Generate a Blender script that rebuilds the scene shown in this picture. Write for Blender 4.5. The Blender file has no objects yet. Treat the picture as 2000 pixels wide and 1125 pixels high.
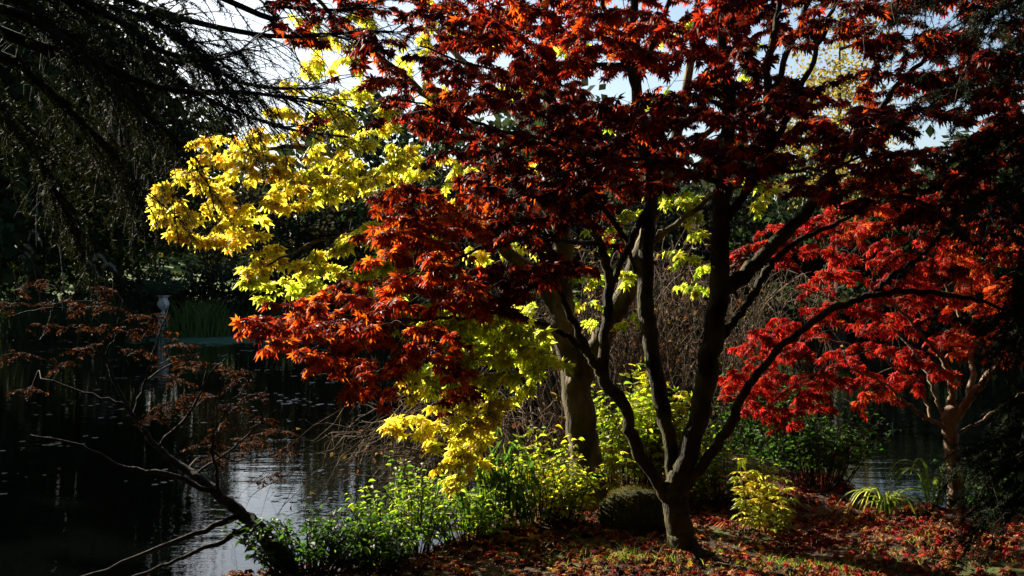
import bpy, math, random
import numpy as np
from mathutils import Vector, Matrix

SEED = 11
random.seed(SEED)
rng = np.random.default_rng(SEED)
scene = bpy.context.scene
COL = scene.collection

# ------------------------------------------------------------------ camera, sky, sun, exposure
CAM_Z, FPX = 1.6, 1963.0
cam_data = bpy.data.cameras.new("camera")
cam_data.sensor_width = 36.0
cam_data.lens = 36.0 * FPX / 2000.0
cam_data.clip_start, cam_data.clip_end = 0.05, 2000.0
cam = bpy.data.objects.new("camera", cam_data)
cam.location = (0, 0, CAM_Z)
cam.rotation_euler = (math.radians(90), 0, 0)
COL.objects.link(cam)
scene.camera = cam

SUN_AZ, SUN_EL = math.radians(-49), math.radians(26)      # azimuth from +Y, negative = left
SUN_DIR = Vector((math.sin(SUN_AZ) * math.cos(SUN_EL), math.cos(SUN_AZ) * math.cos(SUN_EL), math.sin(SUN_EL)))
world = bpy.data.worlds.new("World")
scene.world = world
world.use_nodes = True
wn = world.node_tree
sky = wn.nodes.new("ShaderNodeTexSky")
sky.sky_type = 'NISHITA'
sky.sun_disc = False
sky.sun_elevation = SUN_EL
sky.sun_rotation = SUN_AZ
sky.air_density, sky.dust_density, sky.ozone_density = 1.0, 1.8, 1.0
wn.nodes["Background"].inputs["Strength"].default_value = 0.05
wn.links.new(sky.outputs[0], wn.nodes["Background"].inputs["Color"])

sun_data = bpy.data.lights.new("sun", 'SUN')
sun_data.energy, sun_data.angle = 5.0, math.radians(0.5)
sun_data.color = (1.0, 0.9, 0.74)
sun = bpy.data.objects.new("sun", sun_data)
sun.rotation_euler = (-SUN_DIR).to_track_quat('-Z', 'Y').to_euler()
sun.location = (-20, 14, 16)
COL.objects.link(sun)

vs = scene.view_settings
vs.view_transform, vs.look, vs.gamma, vs.exposure = 'Standard', 'None', 1.0, 2.0
cy = scene.cycles
cy.max_bounces, cy.diffuse_bounces, cy.glossy_bounces, cy.transmission_bounces = 4, 1, 2, 2
cy.caustics_reflective = cy.caustics_refractive = False
cy.sample_clamp_indirect = 4.0

# ------------------------------------------------------------------ geometry helpers
def P(px, py, d):
    """point seen at pixel (px, py) of the photograph at distance d in front of the camera"""
    return np.array(((px - 1000.0) / FPX * d, d, CAM_Z - (py - 562.5) / FPX * d))

def proj(p):
    p = np.asarray(p, float).reshape(-1, 3)
    d = np.maximum(p[:, 1], 0.05)
    return np.stack((1000 + p[:, 0] / d * FPX, 562.5 - (p[:, 2] - CAM_Z) / d * FPX), 1)

def unit(v):
    v = np.asarray(v, float)
    n = np.linalg.norm(v, axis=-1, keepdims=True)
    return v / np.maximum(n, 1e-9)

class Buf:
    """collects vertices, tris / quads and one colour for each vertex"""
    def __init__(s):
        s.v, s.c, s.q, s.t, s.n = [], [], [], [], 0
    def add(s, v, quads=None, tris=None, col=(0.5, 0.5, 0.5)):
        v = np.asarray(v, float).reshape(-1, 3)
        s.v.append(v)
        c = np.asarray(col, float)
        s.c.append(np.broadcast_to(c, (len(v), 3)) if c.ndim == 1 else c)
        if quads is not None and len(quads): s.q.append(np.asarray(quads, int) + s.n)
        if tris is not None and len(tris): s.t.append(np.asarray(tris, int) + s.n)
        s.n += len(v)
    def mesh(s, name, origin=(0, 0, 0), smooth=True):
        me = bpy.data.meshes.new(name)
        v = np.concatenate(s.v) - np.asarray(origin, float)
        q = np.concatenate(s.q) if s.q else np.zeros((0, 4), int)
        t = np.concatenate(s.t) if s.t else np.zeros((0, 3), int)
        me.vertices.add(len(v)); me.vertices.foreach_set("co", v.ravel())
        me.loops.add(q.size + t.size)
        me.loops.foreach_set("vertex_index", np.concatenate((q.ravel(), t.ravel())))
        me.polygons.add(len(q) + len(t))
        st = np.concatenate((np.arange(len(q)) * 4, q.size + np.arange(len(t)) * 3))
        me.polygons.foreach_set("loop_start", st)
        me.polygons.foreach_set("use_smooth", np.full(len(st), smooth))
        a = me.color_attributes.new("Col", 'FLOAT_COLOR', 'POINT')
        c = np.concatenate(s.c)
        a.data.foreach_set("color", np.concatenate((c, np.ones((len(c), 1))), 1).ravel())
        me.update(calc_edges=True); me.validate()
        return me

def world_loc(o):
    p = np.zeros(3)
    while o is not None:
        p += np.array(o.location); o = o.parent
    return p

def add_obj(name, me, mat=None, parent=None, kind=None, label=None):
    if mat is not None and not me.materials: me.materials.append(mat)
    o = bpy.data.objects.new(name, me)
    COL.objects.link(o)
    if parent is not None: o.parent = parent
    if kind: o["kind"] = kind
    if label: o["label"] = label
    return o

def part(name, buf, mat, parent=None, kind=None, label=None, smooth=True):
    org = world_loc(parent) if parent is not None else (0, 0, 0)
    return add_obj(name, buf.mesh(name, org, smooth), mat, parent, kind, label)

def thing(name, label, cat, loc=(0, 0, 0), group=None):
    o = bpy.data.objects.new(name, None)
    o.empty_display_size = 0.1
    o.location = tuple(loc); o["label"] = label; o["category"] = cat
    if group: o["group"] = group
    COL.objects.link(o)
    return o

def tag(o, label, cat, group=None):
    o["label"] = label; o["category"] = cat
    if group: o["group"] = group
    return o

def catmull(pts, sub=5):
    pts = np.asarray(pts, float)
    if len(pts) < 3:
        t = np.linspace(0, 1, sub + 1)[:, None]
        return pts[0] * (1 - t) + pts[-1] * t
    e = np.concatenate((2 * pts[:1] - pts[1:2], pts, 2 * pts[-1:] - pts[-2:-1]))
    t = (np.arange(sub) / sub)[None, :, None]
    p0, p1, p2, p3 = e[:-3, None], e[1:-2, None], e[2:-1, None], e[3:, None]
    out = 0.5 * (2 * p1 + (p2 - p0) * t + (2 * p0 - 5 * p1 + 4 * p2 - p3) * t * t + (3 * p1 - p0 - 3 * p2 + p3) * t ** 3)
    return np.concatenate((out.reshape(-1, 3), e[-2:-1]))

def tube(buf, pts, rad, sides=8, col=(0.1, 0.08, 0.05), rough=0.0, cap=True):
    """tapered tube along pts"""
    pts = np.asarray(pts, float); n = len(pts)
    rad = np.broadcast_to(np.asarray(rad, float), (n,))
    tan = unit(np.gradient(pts, axis=0))
    ref = np.array((0.0, 0.0, 1.0)) if abs(tan[0, 2]) < 0.9 else np.array((1.0, 0, 0))
    u = unit(np.cross(tan[0], ref)); ring = []
    a = np.arange(sides) / sides * 2 * np.pi
    lump = rng.uniform(0, 6.28, 4)
    for i in range(n):
        u = unit(u - tan[i] * np.dot(u, tan[i]))
        w = np.cross(tan[i], u)
        r = rad[i] * np.ones(sides)
        if rough:
            r = r * (1 + rough * (np.sin(a * 3 + lump[0] + i * .35) * .5 + np.sin(a * 2 + lump[1] - i * .6) * .5 + rng.normal(0, .25, sides)))
        ring.append(pts[i] + (np.cos(a) * r)[:, None] * u + (np.sin(a) * r)[:, None] * w)
    v = np.concatenate(ring)
    i = np.arange(n - 1)[:, None] * sides; k = np.arange(sides)[None, :]; k2 = (k + 1) % sides
    q = np.stack((i + k, i + k2, i + sides + k2, i + sides + k), -1).reshape(-1, 4)
    tris = None
    if cap:
        v = np.concatenate((v, pts[-1:] + tan[-1:] * rad[-1] * .5))
        e = (n - 1) * sides
        tris = np.stack((e + np.arange(sides), e + (np.arange(sides) + 1) % sides, np.full(sides, n * sides)), 1)
    buf.add(v, q, tris, col)

def twig(buf, pts, r0, r1, sides=3, col=(.1, .08, .05)):
    """thin open tube, no bookkeeping of twist"""
    pts = np.asarray(pts, float); n = len(pts)
    tan = np.empty_like(pts); tan[1:-1] = pts[2:] - pts[:-2]; tan[0] = pts[1] - pts[0]; tan[-1] = pts[-1] - pts[-2]
    tan /= np.sqrt((tan * tan).sum(1, keepdims=True)) + 1e-9
    u = np.stack((tan[:, 1] * .36 - tan[:, 2] * .48, tan[:, 2] * .8 - tan[:, 0] * .36, tan[:, 0] * .48 - tan[:, 1] * .8), 1)
    u /= np.sqrt((u * u).sum(1, keepdims=True)) + 1e-6
    w = np.stack((tan[:, 1] * u[:, 2] - tan[:, 2] * u[:, 1], tan[:, 2] * u[:, 0] - tan[:, 0] * u[:, 2], tan[:, 0] * u[:, 1] - tan[:, 1] * u[:, 0]), 1)
    r = np.linspace(r0, r1, n)[:, None, None]
    ca, sa, q = TW[sides]
    v = pts[:, None] + r * (ca * u[:, None] + sa * w[:, None])
    buf.add(v.reshape(-1, 3), (q[None] + (np.arange(n - 1) * sides)[:, None, None]).reshape(-1, 4), None, col)
TW = {}
for k in (3, 4, 5):
    a_ = np.arange(k) / k * 2 * np.pi; i_ = np.arange(k)
    TW[k] = (np.cos(a_)[None, :, None], np.sin(a_)[None, :, None], np.stack((i_, (i_ + 1) % k, (i_ + 1) % k + k, i_ + k), 1))

# ------------------------------------------------------------------ leaf templates: axis +Y from the stalk, normal +Z, length 1
def palmate(lobes, half, notch, width, droop, stalk=0.0, teeth=False):
    """maple leaf: list of (angle from the axis in degrees, length); every lobe is a folded pointed blade"""
    v = [(0, 0, 0)]; tr = []
    n = len(lobes)
    ang = [math.radians(a) for a, _ in lobes]
    notches = []
    for i in range(n + 1):
        if i == 0: a, l = ang[0] - math.radians(26), notch * .62
        elif i == n: a, l = ang[-1] + math.radians(26), notch * .62
        else:
            a = (ang[i - 1] + ang[i]) / 2; l = notch * (lobes[i - 1][1] + lobes[i][1]) / 2
        v.append((math.sin(a) * l, math.cos(a) * l, -0.02)); notches.append(len(v) - 1)
    for i, (deg, L) in enumerate(lobes):
        a = ang[i]; dx, dy = math.sin(a), math.cos(a)
        m = L * half
        w = width * L
        il = len(v); v.append((dx * m - dy * w, dy * m + dx * w, -.03 - droop * m * m))
        im = len(v); v.append((dx * m, dy * m, .035 - droop * m * m * .6))
        ir = len(v); v.append((dx * m + dy * w, dy * m - dx * w, -.03 - droop * m * m))
        it = len(v); v.append((dx * L, dy * L, -droop * L * L))
        nl, nr = notches[i], notches[i + 1]
        tr += [(0, im, il), (0, il, nl), (0, ir, im), (0, nr, ir), (il, im, it), (im, ir, it)]
    if stalk:
        b = len(v); v += [(-.012, 0, 0), (.012, 0, 0), (0, -stalk, .02)]
        tr += [(b, b + 2, b + 1)]
    return np.array(v, float), np.array(tr, int)

LEAF_J = palmate([(-118, .5), (-78, .78), (-38, .95), (0, 1.0), (38, .95), (78, .78), (118, .5)], .52, .36, .15, .32, .35)
LEAF_D = palmate([(-112, .55), (-74, .85), (-36, 1.0), (0, 1.05), (36, 1.0), (74, .85), (112, .55)], .5, .22, .105, .4, .3)
LEAF_Y = palmate([(-108, .55), (-58, .9), (0, 1.0), (58, .9), (108, .55)], .5, .46, .17, .22, .3)
def oval(width, fold=.12, droop=.25):
    v = [(0, 0, 0), (-width * .8, .3, fold - droop * .09), (0, .3, -droop * .09), (width * .8, .3, fold - droop * .09),
         (-width * .75, .66, fold - droop * .43), (0, .66, -droop * .43), (width * .75, .66, fold - droop * .43), (0, 1, -droop)]
    t = [(0, 2, 1), (0, 3, 2), (1, 2, 5), (1, 5, 4), (2, 3, 6), (2, 6, 5), (4, 5, 7), (5, 6, 7)]
    return np.array(v, float), np.array(t, int)
LEAF_O = oval(.32)
LEAF_L = oval(.15, .05, .45)
LEAF_T = (np.array([(0, 0, 0), (-.3, .5, .08), (.3, .5, .08), (0, 1, -.1)], float), np.array([(0, 2, 1), (1, 2, 3)], int))

class Leaves:
    """leaf placements: position, axis, normal, size, palette index"""
    def __init__(s): s.p, s.a, s.n, s.s, s.k = [], [], [], [], []
    def add(s, p, a, n, size, k):
        s.p.append(p); s.a.append(a); s.n.append(n); s.s.append(size); s.k.append(k)
    def arrays(s):
        a = unit(np.array(s.a)); n = np.array(s.n, float)
        n = unit(n - a * (n * a).sum(1, keepdims=True))
        x = np.cross(a, n)
        return np.array(s.p, float), x, a, n, np.array(s.s, float), np.array(s.k, int)

def put_leaves(leaves, template, palette, mat, parent, n_single, name="leaf", rest="foliage", jitter=.2, curls=(.3, 2.2)):
    """the n_single leaves that show largest become parts of their own, the rest one part"""
    P_, X, A, N, S, K = leaves.arrays()
    tv, tt = template
    wide, curl = rng.uniform(.72, 1.12, len(P_)), rng.uniform(curls[0], curls[1], len(P_))
    pr = proj(P_); d = P_[:, 1]
    inview = (pr[:, 0] > 0) & (pr[:, 0] < 2000) & (pr[:, 1] > 0) & (pr[:, 1] < 1125) & (d > .5)
    score = np.where(inview, S / np.maximum(d, .3) * (0.55 + np.abs((N * unit(P_ - np.array((0, 0, CAM_Z)))).sum(1))), -1)
    order = np.argsort(-score)
    single = [i for i in order[:n_single] if score[i] > 0]
    flag = np.zeros(len(P_), bool); flag[single] = True
    idx = np.nonzero(~flag)[0]
    if len(idx):
        M = np.stack((X[idx] * wide[idx, None], A[idx], N[idx] * curl[idx, None]), 1) * S[idx][:, None, None]      # rows = axes
        V = np.einsum('vk,lkj->lvj', tv, M) + P_[idx][:, None, :]
        T = tt[None] + (np.arange(len(idx)) * len(tv))[:, None, None]
        c = np.array(palette)[K[idx]] * (1 + rng.normal(0, jitter, (len(idx), 1)))
        c = np.clip(c, .002, .9)
        b = Buf(); b.add(V.reshape(-1, 3), None, T.reshape(-1, 3), np.repeat(c, len(tv), 0))
        part(rest, b, mat, parent, kind="stuff", smooth=False)
    if single:
        org = world_loc(parent); cache = {}
        for i in single:
            k = K[i]
            if k not in cache:
                b = Buf(); b.add(tv, None, tt, np.clip(np.array(palette[k]), .002, .9))
                cache[k] = b.mesh(name, smooth=False); cache[k].materials.append(mat)
            o = bpy.data.objects.new(name, cache[k])
            m = Matrix((tuple(X[i]), tuple(A[i]), tuple(N[i]))).transposed().to_4x4()
            o.matrix_basis = Matrix.Translation(Vector(P_[i] - org)) @ m @ Matrix.Diagonal((S[i] * wide[i], S[i], S[i] * curl[i], 1))
            o.parent = parent
            COL.objects.link(o)

# ------------------------------------------------------------------ materials
def nodes_of(name):
    m = bpy.data.materials.new(name); m.use_nodes = True
    return m, m.node_tree.nodes, m.node_tree.links

def leaf_mat(name, trans=0.5, boost=(1.9, 1.7, 1.3), rough=.42, spec=.4):
    m, N, L = nodes_of(name)
    N.remove(N["Principled BSDF"])
    at = N.new("ShaderNodeAttribute"); at.attribute_name = "Col"
    geo = N.new("ShaderNodeNewGeometry")
    nz = N.new("ShaderNodeTexNoise"); nz.inputs["Scale"].default_value = 38
    L.new(geo.outputs["Position"], nz.inputs["Vector"])
    mp = N.new("ShaderNodeMapRange"); mp.inputs[1].default_value, mp.inputs[2].default_value = .3, .7
    mp.inputs[3].default_value, mp.inputs[4].default_value = .68, 1.2
    L.new(nz.outputs[0], mp.inputs[0])
    mul = N.new("ShaderNodeVectorMath"); mul.operation = 'SCALE'
    L.new(at.outputs["Color"], mul.inputs[0]); L.new(mp.outputs[0], mul.inputs["Scale"])
    p = N.new("ShaderNodeBsdfPrincipled")
    p.inputs["Roughness"].default_value = rough
    p.inputs["Specular IOR Level"].default_value = spec
    L.new(mul.outputs[0], p.inputs["Base Color"])
    tr = N.new("ShaderNodeBsdfTranslucent")
    mu2 = N.new("ShaderNodeVectorMath"); mu2.operation = 'MULTIPLY'
    mu2.inputs[1].default_value = boost
    L.new(mul.outputs[0], mu2.inputs[0]); L.new(mu2.outputs[0], tr.inputs["Color"])
    mx = N.new("ShaderNodeMixShader"); mx.inputs[0].default_value = trans
    L.new(p.outputs[0], mx.inputs[1]); L.new(tr.outputs[0], mx.inputs[2])
    L.new(mx.outputs[0], N["Material Output"].inputs["Surface"])
    return m

def bark_mat(name, c1, c2, moss=None, scale=14, bump=.5):
    m, N, L = nodes_of(name)
    p = N["Principled BSDF"]; p.inputs["Roughness"].default_value = .9
    p.inputs["Specular IOR Level"].default_value = .2
    geo = N.new("ShaderNodeNewGeometry")
    mp = N.new("ShaderNodeMapping"); mp.inputs["Scale"].default_value = (1, 1, .28)
    L.new(geo.outputs["Position"], mp.inputs["Vector"])
    nz = N.new("ShaderNodeTexNoise"); nz.inputs["Scale"].default_value = scale; nz.inputs["Detail"].default_value = 8
    L.new(mp.outputs[0], nz.inputs["Vector"])
    cr = N.new("ShaderNodeValToRGB")
    cr.color_ramp.elements[0].position, cr.color_ramp.elements[1].position = .35, .68
    cr.color_ramp.elements[0].color, cr.color_ramp.elements[1].color = (*c1, 1), (*c2, 1)
    L.new(nz.outputs[0], cr.inputs[0])
    out = cr.outputs[0]
    if moss:
        n2 = N.new("ShaderNodeTexNoise"); n2.inputs["Scale"].default_value = 5; n2.inputs["Detail"].default_value = 6
        L.new(geo.outputs["Position"], n2.inputs["Vector"])
        r2 = N.new("ShaderNodeMapRange"); r2.inputs[1].default_value, r2.inputs[2].default_value = .46, .62
        L.new(n2.outputs[0], r2.inputs[0])
        mx = N.new("ShaderNodeMix"); mx.data_type = 'RGBA'
        L.new(r2.outputs[0], mx.inputs["Factor"]); L.new(out, mx.inputs[6]); mx.inputs[7].default_value = (*moss, 1)
        out = mx.outputs[2]
    L.new(out, p.inputs["Base Color"])
    n3 = N.new("ShaderNodeTexNoise"); n3.inputs["Scale"].default_value = scale * 4; n3.inputs["Detail"].default_value = 6
    L.new(mp.outputs[0], n3.inputs["Vector"])
    bp = N.new("ShaderNodeBump"); bp.inputs["Strength"].default_value = bump; bp.inputs["Distance"].default_value = .02
    L.new(n3.outputs[0], bp.inputs["Height"]); L.new(bp.outputs[0], p.inputs["Normal"])
    return m

M_RED = leaf_mat("red_maple_leaf", .55, (2.1, 1.6, .8), .5, .12)
M_RED2 = leaf_mat("crimson_maple_leaf", .5, (1.7, 1.3, .8), .5, .1)
M_YEL = leaf_mat("yellow_maple_leaf", .62, (1.4, 1.4, 1.2), .45, .15)
M_GRN = leaf_mat("green_leaf", .5, (2.0, 2.2, 1.0), .5, .18)
M_DRY = leaf_mat("dry_leaf", .25, (1.5, 1.2, 1.0), .8, .05)
M_FAR = leaf_mat("far_foliage", .25, (1.5, 1.6, 1.0), .8, .05)
M_NEEDLE = leaf_mat("needles", .1, (1.3, 1.4, 1.0), .7, .06)
M_BARK_RED = bark_mat("maple_bark", (.006, .005, .004), (.034, .027, .017), (.055, .05, .016), 16, .9)
M_BARK_YEL = bark_mat("yellow_maple_bark", (.022, .018, .011), (.17, .135, .075), (.04, .037, .012), 9, .9)
M_BARK_SM = bark_mat("small_maple_bark", (.10, .07, .045), (.26, .19, .12), None, 18)
M_BARK_DK = bark_mat("dark_bark", (.018, .014, .01), (.06, .045, .032), None)
M_BARK_FIR = bark_mat("fir_bark", (.005, .004, .003), (.014, .011, .008), None)
M_TWIG = bark_mat("twig_bark", (.03, .02, .014), (.09, .06, .04), None, 30)
M_TWIG_PALE = bark_mat("pale_twig_bark", (.06, .042, .028), (.17, .12, .075), None, 30)

def ground_mat():
    m, N, L = nodes_of("ground_soil")
    p = N["Principled BSDF"]; p.inputs["Roughness"].default_value = .95; p.inputs["Specular IOR Level"].default_value = .15
    geo = N.new("ShaderNodeNewGeometry"); sep = N.new("ShaderNodeSeparateXYZ"); L.new(geo.outputs["Position"], sep.inputs[0])
    nz = N.new("ShaderNodeTexNoise"); nz.inputs["Scale"].default_value = 9; nz.inputs["Detail"].default_value = 8
    L.new(geo.outputs["Position"], nz.inputs["Vector"])
    cr = N.new("ShaderNodeValToRGB")
    e = cr.color_ramp.elements
    e[0].position, e[0].color = .3, (.018, .011, .007, 1)
    e[1].position, e[1].color = .7, (.07, .035, .018, 1)
    L.new(nz.outputs[0], cr.inputs[0])
    n2 = N.new("ShaderNodeTexNoise"); n2.inputs["Scale"].default_value = 1.3; n2.inputs["Detail"].default_value = 5
    L.new(geo.outputs["Position"], n2.inputs["Vector"])
    r2 = N.new("ShaderNodeMapRange"); r2.inputs[1].default_value, r2.inputs[2].default_value = .52, .64
    L.new(n2.outputs[0], r2.inputs[0])
    mx = N.new("ShaderNodeMix"); mx.data_type = 'RGBA'
    L.new(r2.outputs[0], mx.inputs["Factor"]); L.new(cr.outputs[0], mx.inputs[6]); mx.inputs[7].default_value = (.05, .06, .015, 1)
    far = N.new("ShaderNodeMapRange"); far.inputs[1].default_value, far.inputs[2].default_value = 51, 54
    L.new(sep.outputs["Y"], far.inputs[0])
    m2 = N.new("ShaderNodeMix"); m2.data_type = 'RGBA'
    L.new(far.outputs[0], m2.inputs["Factor"]); L.new(mx.outputs[2], m2.inputs[6]); m2.inputs[7].default_value = (.085, .13, .025, 1)
    L.new(m2.outputs[2], p.inputs["Base Color"])
    bp = N.new("ShaderNodeBump"); bp.inputs["Strength"].default_value = .8; bp.inputs["Distance"].default_value = .03
    n3 = N.new("ShaderNodeTexNoise"); n3.inputs["Scale"].default_value = 30; n3.inputs["Detail"].default_value = 8
    L.new(geo.outputs["Position"], n3.inputs["Vector"])
    L.new(n3.outputs[0], bp.inputs["Height"]); L.new(bp.outputs[0], p.inputs["Normal"])
    return m

def water_mat():
    m, N, L = nodes_of("pond_water")
    p = N["Principled BSDF"]
    p.inputs["Base Color"].default_value = (.0008, .0011, .001, 1)
    p.inputs["Roughness"].default_value = .015; p.inputs["IOR"].default_value = 1.333
    geo = N.new("ShaderNodeNewGeometry")
    def layer(scale, stretch, dist, strength, prev=None):
        mp = N.new("ShaderNodeMapping"); mp.inputs["Scale"].default_value = stretch
        L.new(geo.outputs["Position"], mp.inputs["Vector"])
        nz = N.new("ShaderNodeTexNoise"); nz.inputs["Scale"].default_value = scale; nz.inputs["Detail"].default_value = 3
        L.new(mp.outputs[0], nz.inputs["Vector"])
        bp = N.new("ShaderNodeBump"); bp.inputs["Strength"].default_value = strength; bp.inputs["Distance"].default_value = dist
        L.new(nz.outputs[0], bp.inputs["Height"])
        if prev: L.new(prev.outputs[0], bp.inputs["Normal"])
        return bp
    b = layer(1.1, (.55, 1.6, 1), .02, .3)
    b = layer(6.5, (.5, 1.7, 1), .003, .45, b)
    L.new(b.outputs[0], p.inputs["Normal"])
    return m

# ------------------------------------------------------------------ ground and pond
WATER_Z = -0.6
NX = [-60, -20, -8, -4, -2.4, -1.7, -1.2, -.5, .0, .35, 1.2, 2.2, 2.7, 3.0, 4, 6, 10, 30, 60]
NY = [4.6, 4.6, 4.7, 4.9, 5.0, 6.0, 6.7, 7.2, 8.0, 10.6, 11.4, 10.8, 8.8, 8.1, 8.1, 8.7, 10, 13, 20]
def gh(x, y):
    x = np.asarray(x, float); y = np.asarray(y, float)
    near = np.interp(x, NX, NY) + .12 * np.sin(x * 3.1) + .06 * np.sin(x * 7.7 + 1)
    far = 48 + 1.6 * np.sin(x * .21 + 1) + 1.0 * np.sin(x * .55) - np.clip(x - 8, 0, 40) * .35
    sn, sf = y - near, far - y
    sl = x + 10 + .32 * y + .8 * np.sin(y * .4)
    sf = np.minimum(sf, sl)
    s = np.minimum(sn, sf)
    sm = lambda t: np.clip(t, 0, 1) ** 2 * (3 - 2 * np.clip(t, 0, 1))
    bump = .025 * np.sin(x * 2.3 + y * 1.1) + .018 * np.sin(x * 5.1 - y * 3.7) + .01 * np.sin(x * 11 + y * 9)
    hn = WATER_Z - .05 + .65 * sm(-sn / .95) + bump * sm(-sn)
    hf = WATER_Z - .05 + .7 * sm(-sf / 2.5) + np.clip(-sf - 1, 0, 26) * .17 + np.clip(-sf - 27, 0, 200) * .03
    hp = WATER_Z - .05 - .9 * sm(s / 2.0)
    return np.where(s > 0, hp, np.where(sn <= 0, hn, hf))

def axis(fine0, fine1, step, far, ratio=1.12):
    a = list(np.arange(fine0, fine1, step)); s = step
    while a[-1] < far: s *= ratio; a.append(a[-1] + s)
    s = step
    while a[0] > -far: s *= ratio; a.insert(0, a[0] - s)
    return np.array(a)
gx, gy = axis(-3.2, 5.2, .07, 400), axis(3.2, 12.0, .07, 400)
GX, GY = np.meshgrid(gx, gy)
b = Buf(); nx, ny = len(gx), len(gy)
i = (np.arange(ny - 1)[:, None] * nx + np.arange(nx - 1)[None, :]).ravel()
b.add(np.stack((GX, GY, gh(GX, GY)), -1), np.stack((i, i + 1, i + nx + 1, i + nx), 1))
ground = part("ground", b, ground_mat(), kind="structure")
b = Buf(); b.add([(-90, -4, WATER_Z), (70, -4, WATER_Z), (70, 62, WATER_Z), (-90, 62, WATER_Z)], [(0, 1, 2, 3)])
part("pond_water", b, water_mat(), kind="structure")

def on_ground(px, d):
    x = (px - 1000) / FPX * d
    return np.array((x, d, float(gh(x, d))))

# ------------------------------------------------------------------ tree builder: traced limbs, then twigs grown towards leaf pads
def in_poly(p, poly):
    x, y = p; c = False; j = len(poly) - 1
    for i in range(len(poly)):
        xi, yi = poly[i]; xj, yj = poly[j]
        if (yi > y) != (yj > y) and x < (xj - xi) * (y - yi) / (yj - yi) + xi: c = not c
        j = i
    return c

class Tree:
    def __init__(s, name, label, cat, base, bark, twigmat, sides=10):
        s.root = thing(name, label, cat, base)
        s.bark, s.twigmat, s.sides = bark, twigmat, sides
        s.sk, s.sr, s.scale = [], [], 1.0
        s.twig = Buf(); s.leaves = Leaves()
    def limb(s, pts, name="limb", rough=.06, sub=6, wob=.006, scale=1.0):
        """pts: (px, py, distance, width in pixels)"""
        w = np.array([P(a, b_, d) for a, b_, d, _ in pts])
        r = np.array([q[3] * .5 / FPX * q[2] for q in pts]) * scale * s.scale
        c = catmull(w, sub); rr = np.interp(np.linspace(0, len(pts) - 1, len(c)), np.arange(len(pts)), r)
        c[1:-1] += rng.normal(0, wob, (len(c) - 2, 3))
        b = Buf(); tube(b, c, rr, s.sides, rough=rough)
        part(name, b, s.bark, s.root)
        s.sk += list(c); s.sr += list(rr)
        return c
    def pads(s, pads, leaf, cov, colour, droop=.5, tilt=.5, reject=None, pair_gap=.6, sag=.25, thick=1.0, face=0.0):
        """pads: (px, py, d, half width px, half height px, depth radius m)"""
        sk = np.array(s.sk); sr = np.array(s.sr)
        W = [(P(p[0], p[1], p[2]), p) for p in pads]
        dist = [np.linalg.norm(sk - w, axis=1).min() for w, _ in W]
        for j in np.argsort(dist):
            C, (px, py, d, hw, hh, ry) = W[j]
            rx, rz = hw / FPX * d, hh / FPX * d
            D = np.linalg.norm(sk - C, axis=1) + .5 * np.maximum(0, sk[:, 2] - C[2])
            k = int(np.argmin(D)); A = sk[k]; ln = np.linalg.norm(C - A)
            out = unit((C - A) * np.array((1, 1, .3)) + 1e-6)
            mid = A + .5 * (C - A) + np.array((0, 0, .10 * ln)) + rng.normal(0, .04 * ln, 3)
            end = C + out * rx * .55 + np.array((0, 0, -sag * rx * .5))
            c = catmull([A, mid, C, end], 5)
            r0 = min(sr[k] * .6, .0035 + .0065 * ln) * thick; rr = np.linspace(max(r0, .0022), .0014, len(c))
            tube(s.twig, c, rr, 5, cap=False)
            sk = np.concatenate((sk, c[2:])); sr = np.concatenate((sr, rr[2:]))
            area = math.pi * rx * rz / (.30 * leaf * leaf)
            n_leaf = max(4, int(cov * area)); made = 0; guard = 0
            while made < n_leaf and guard < 60:
                guard += 1
                st = c[rng.integers(len(c) // 2, len(c))]
                q = unit(rng.normal(size=3)) * rng.random() ** .4
                tgt = C + q * np.array((rx, ry, rz)); tgt[2] -= sag * rx * (q[0] ** 2 + q[1] ** 2) * .6
                L_ = np.linalg.norm(tgt - st)
                if L_ < leaf * .3: continue
                m2 = (st + tgt) / 2 + np.array((0, 0, .12 * L_)) + rng.normal(0, .03 * L_, 3)
                tw = catmull([st, m2, tgt], 4)
                twig(s.twig, tw, .0018, .0008, 3)
                nn = max(1, int(L_ / (leaf * pair_gap)))
                for f in np.linspace(.35, 1, nn + 1):
                    g = f * (len(tw) - 1); g0 = min(int(g), len(tw) - 2)
                    p0 = tw[g0] + (tw[g0 + 1] - tw[g0]) * (g - g0)
                    tdir = unit(tw[g0 + 1] - tw[g0])
                    side = unit(np.cross(tdir, (0, 0, 1)) + 1e-6)
                    for sg in ((-1, 1) if f < .99 else (-1, 0, 1)):
                        a = tdir * rng.uniform(.3, .9) + side * sg * rng.uniform(.5, 1.1) + rng.normal(0, .25, 3)
                        a[2] = -droop * rng.uniform(.4, 1.6)
                        a = unit(a)
                        nrm = np.array((0, 0, 1.0)) + face * np.array(SUN_DIR) + rng.normal(0, tilt, 3)
                        p = p0 + a * leaf * .32
                        s.leaves.add(p, a, nrm, leaf * rng.uniform(.55, 1.28), 0)
                        made += 1
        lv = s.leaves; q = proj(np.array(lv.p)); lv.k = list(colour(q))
        if reject is not None:
            keep = np.nonzero(~reject(q))[0]
            for at in ("p", "a", "n", "s", "k"): setattr(lv, at, [getattr(lv, at)[i] for i in keep])
    def finish(s, template, palette, mat, n_single):
        if s.twig.n: part("twigs", s.twig, s.twigmat, s.root, kind="stuff")
        put_leaves(s.leaves, template, palette, mat, s.root, n_single)

def rejector(holes):
    H = np.array(holes, float)
    def f(q):
        return ((((q[:, None, 0] - H[:, 0]) / H[:, 2]) ** 2 + ((q[:, None, 1] - H[:, 1]) / H[:, 3]) ** 2) < 1).any(1)
    return f

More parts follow.
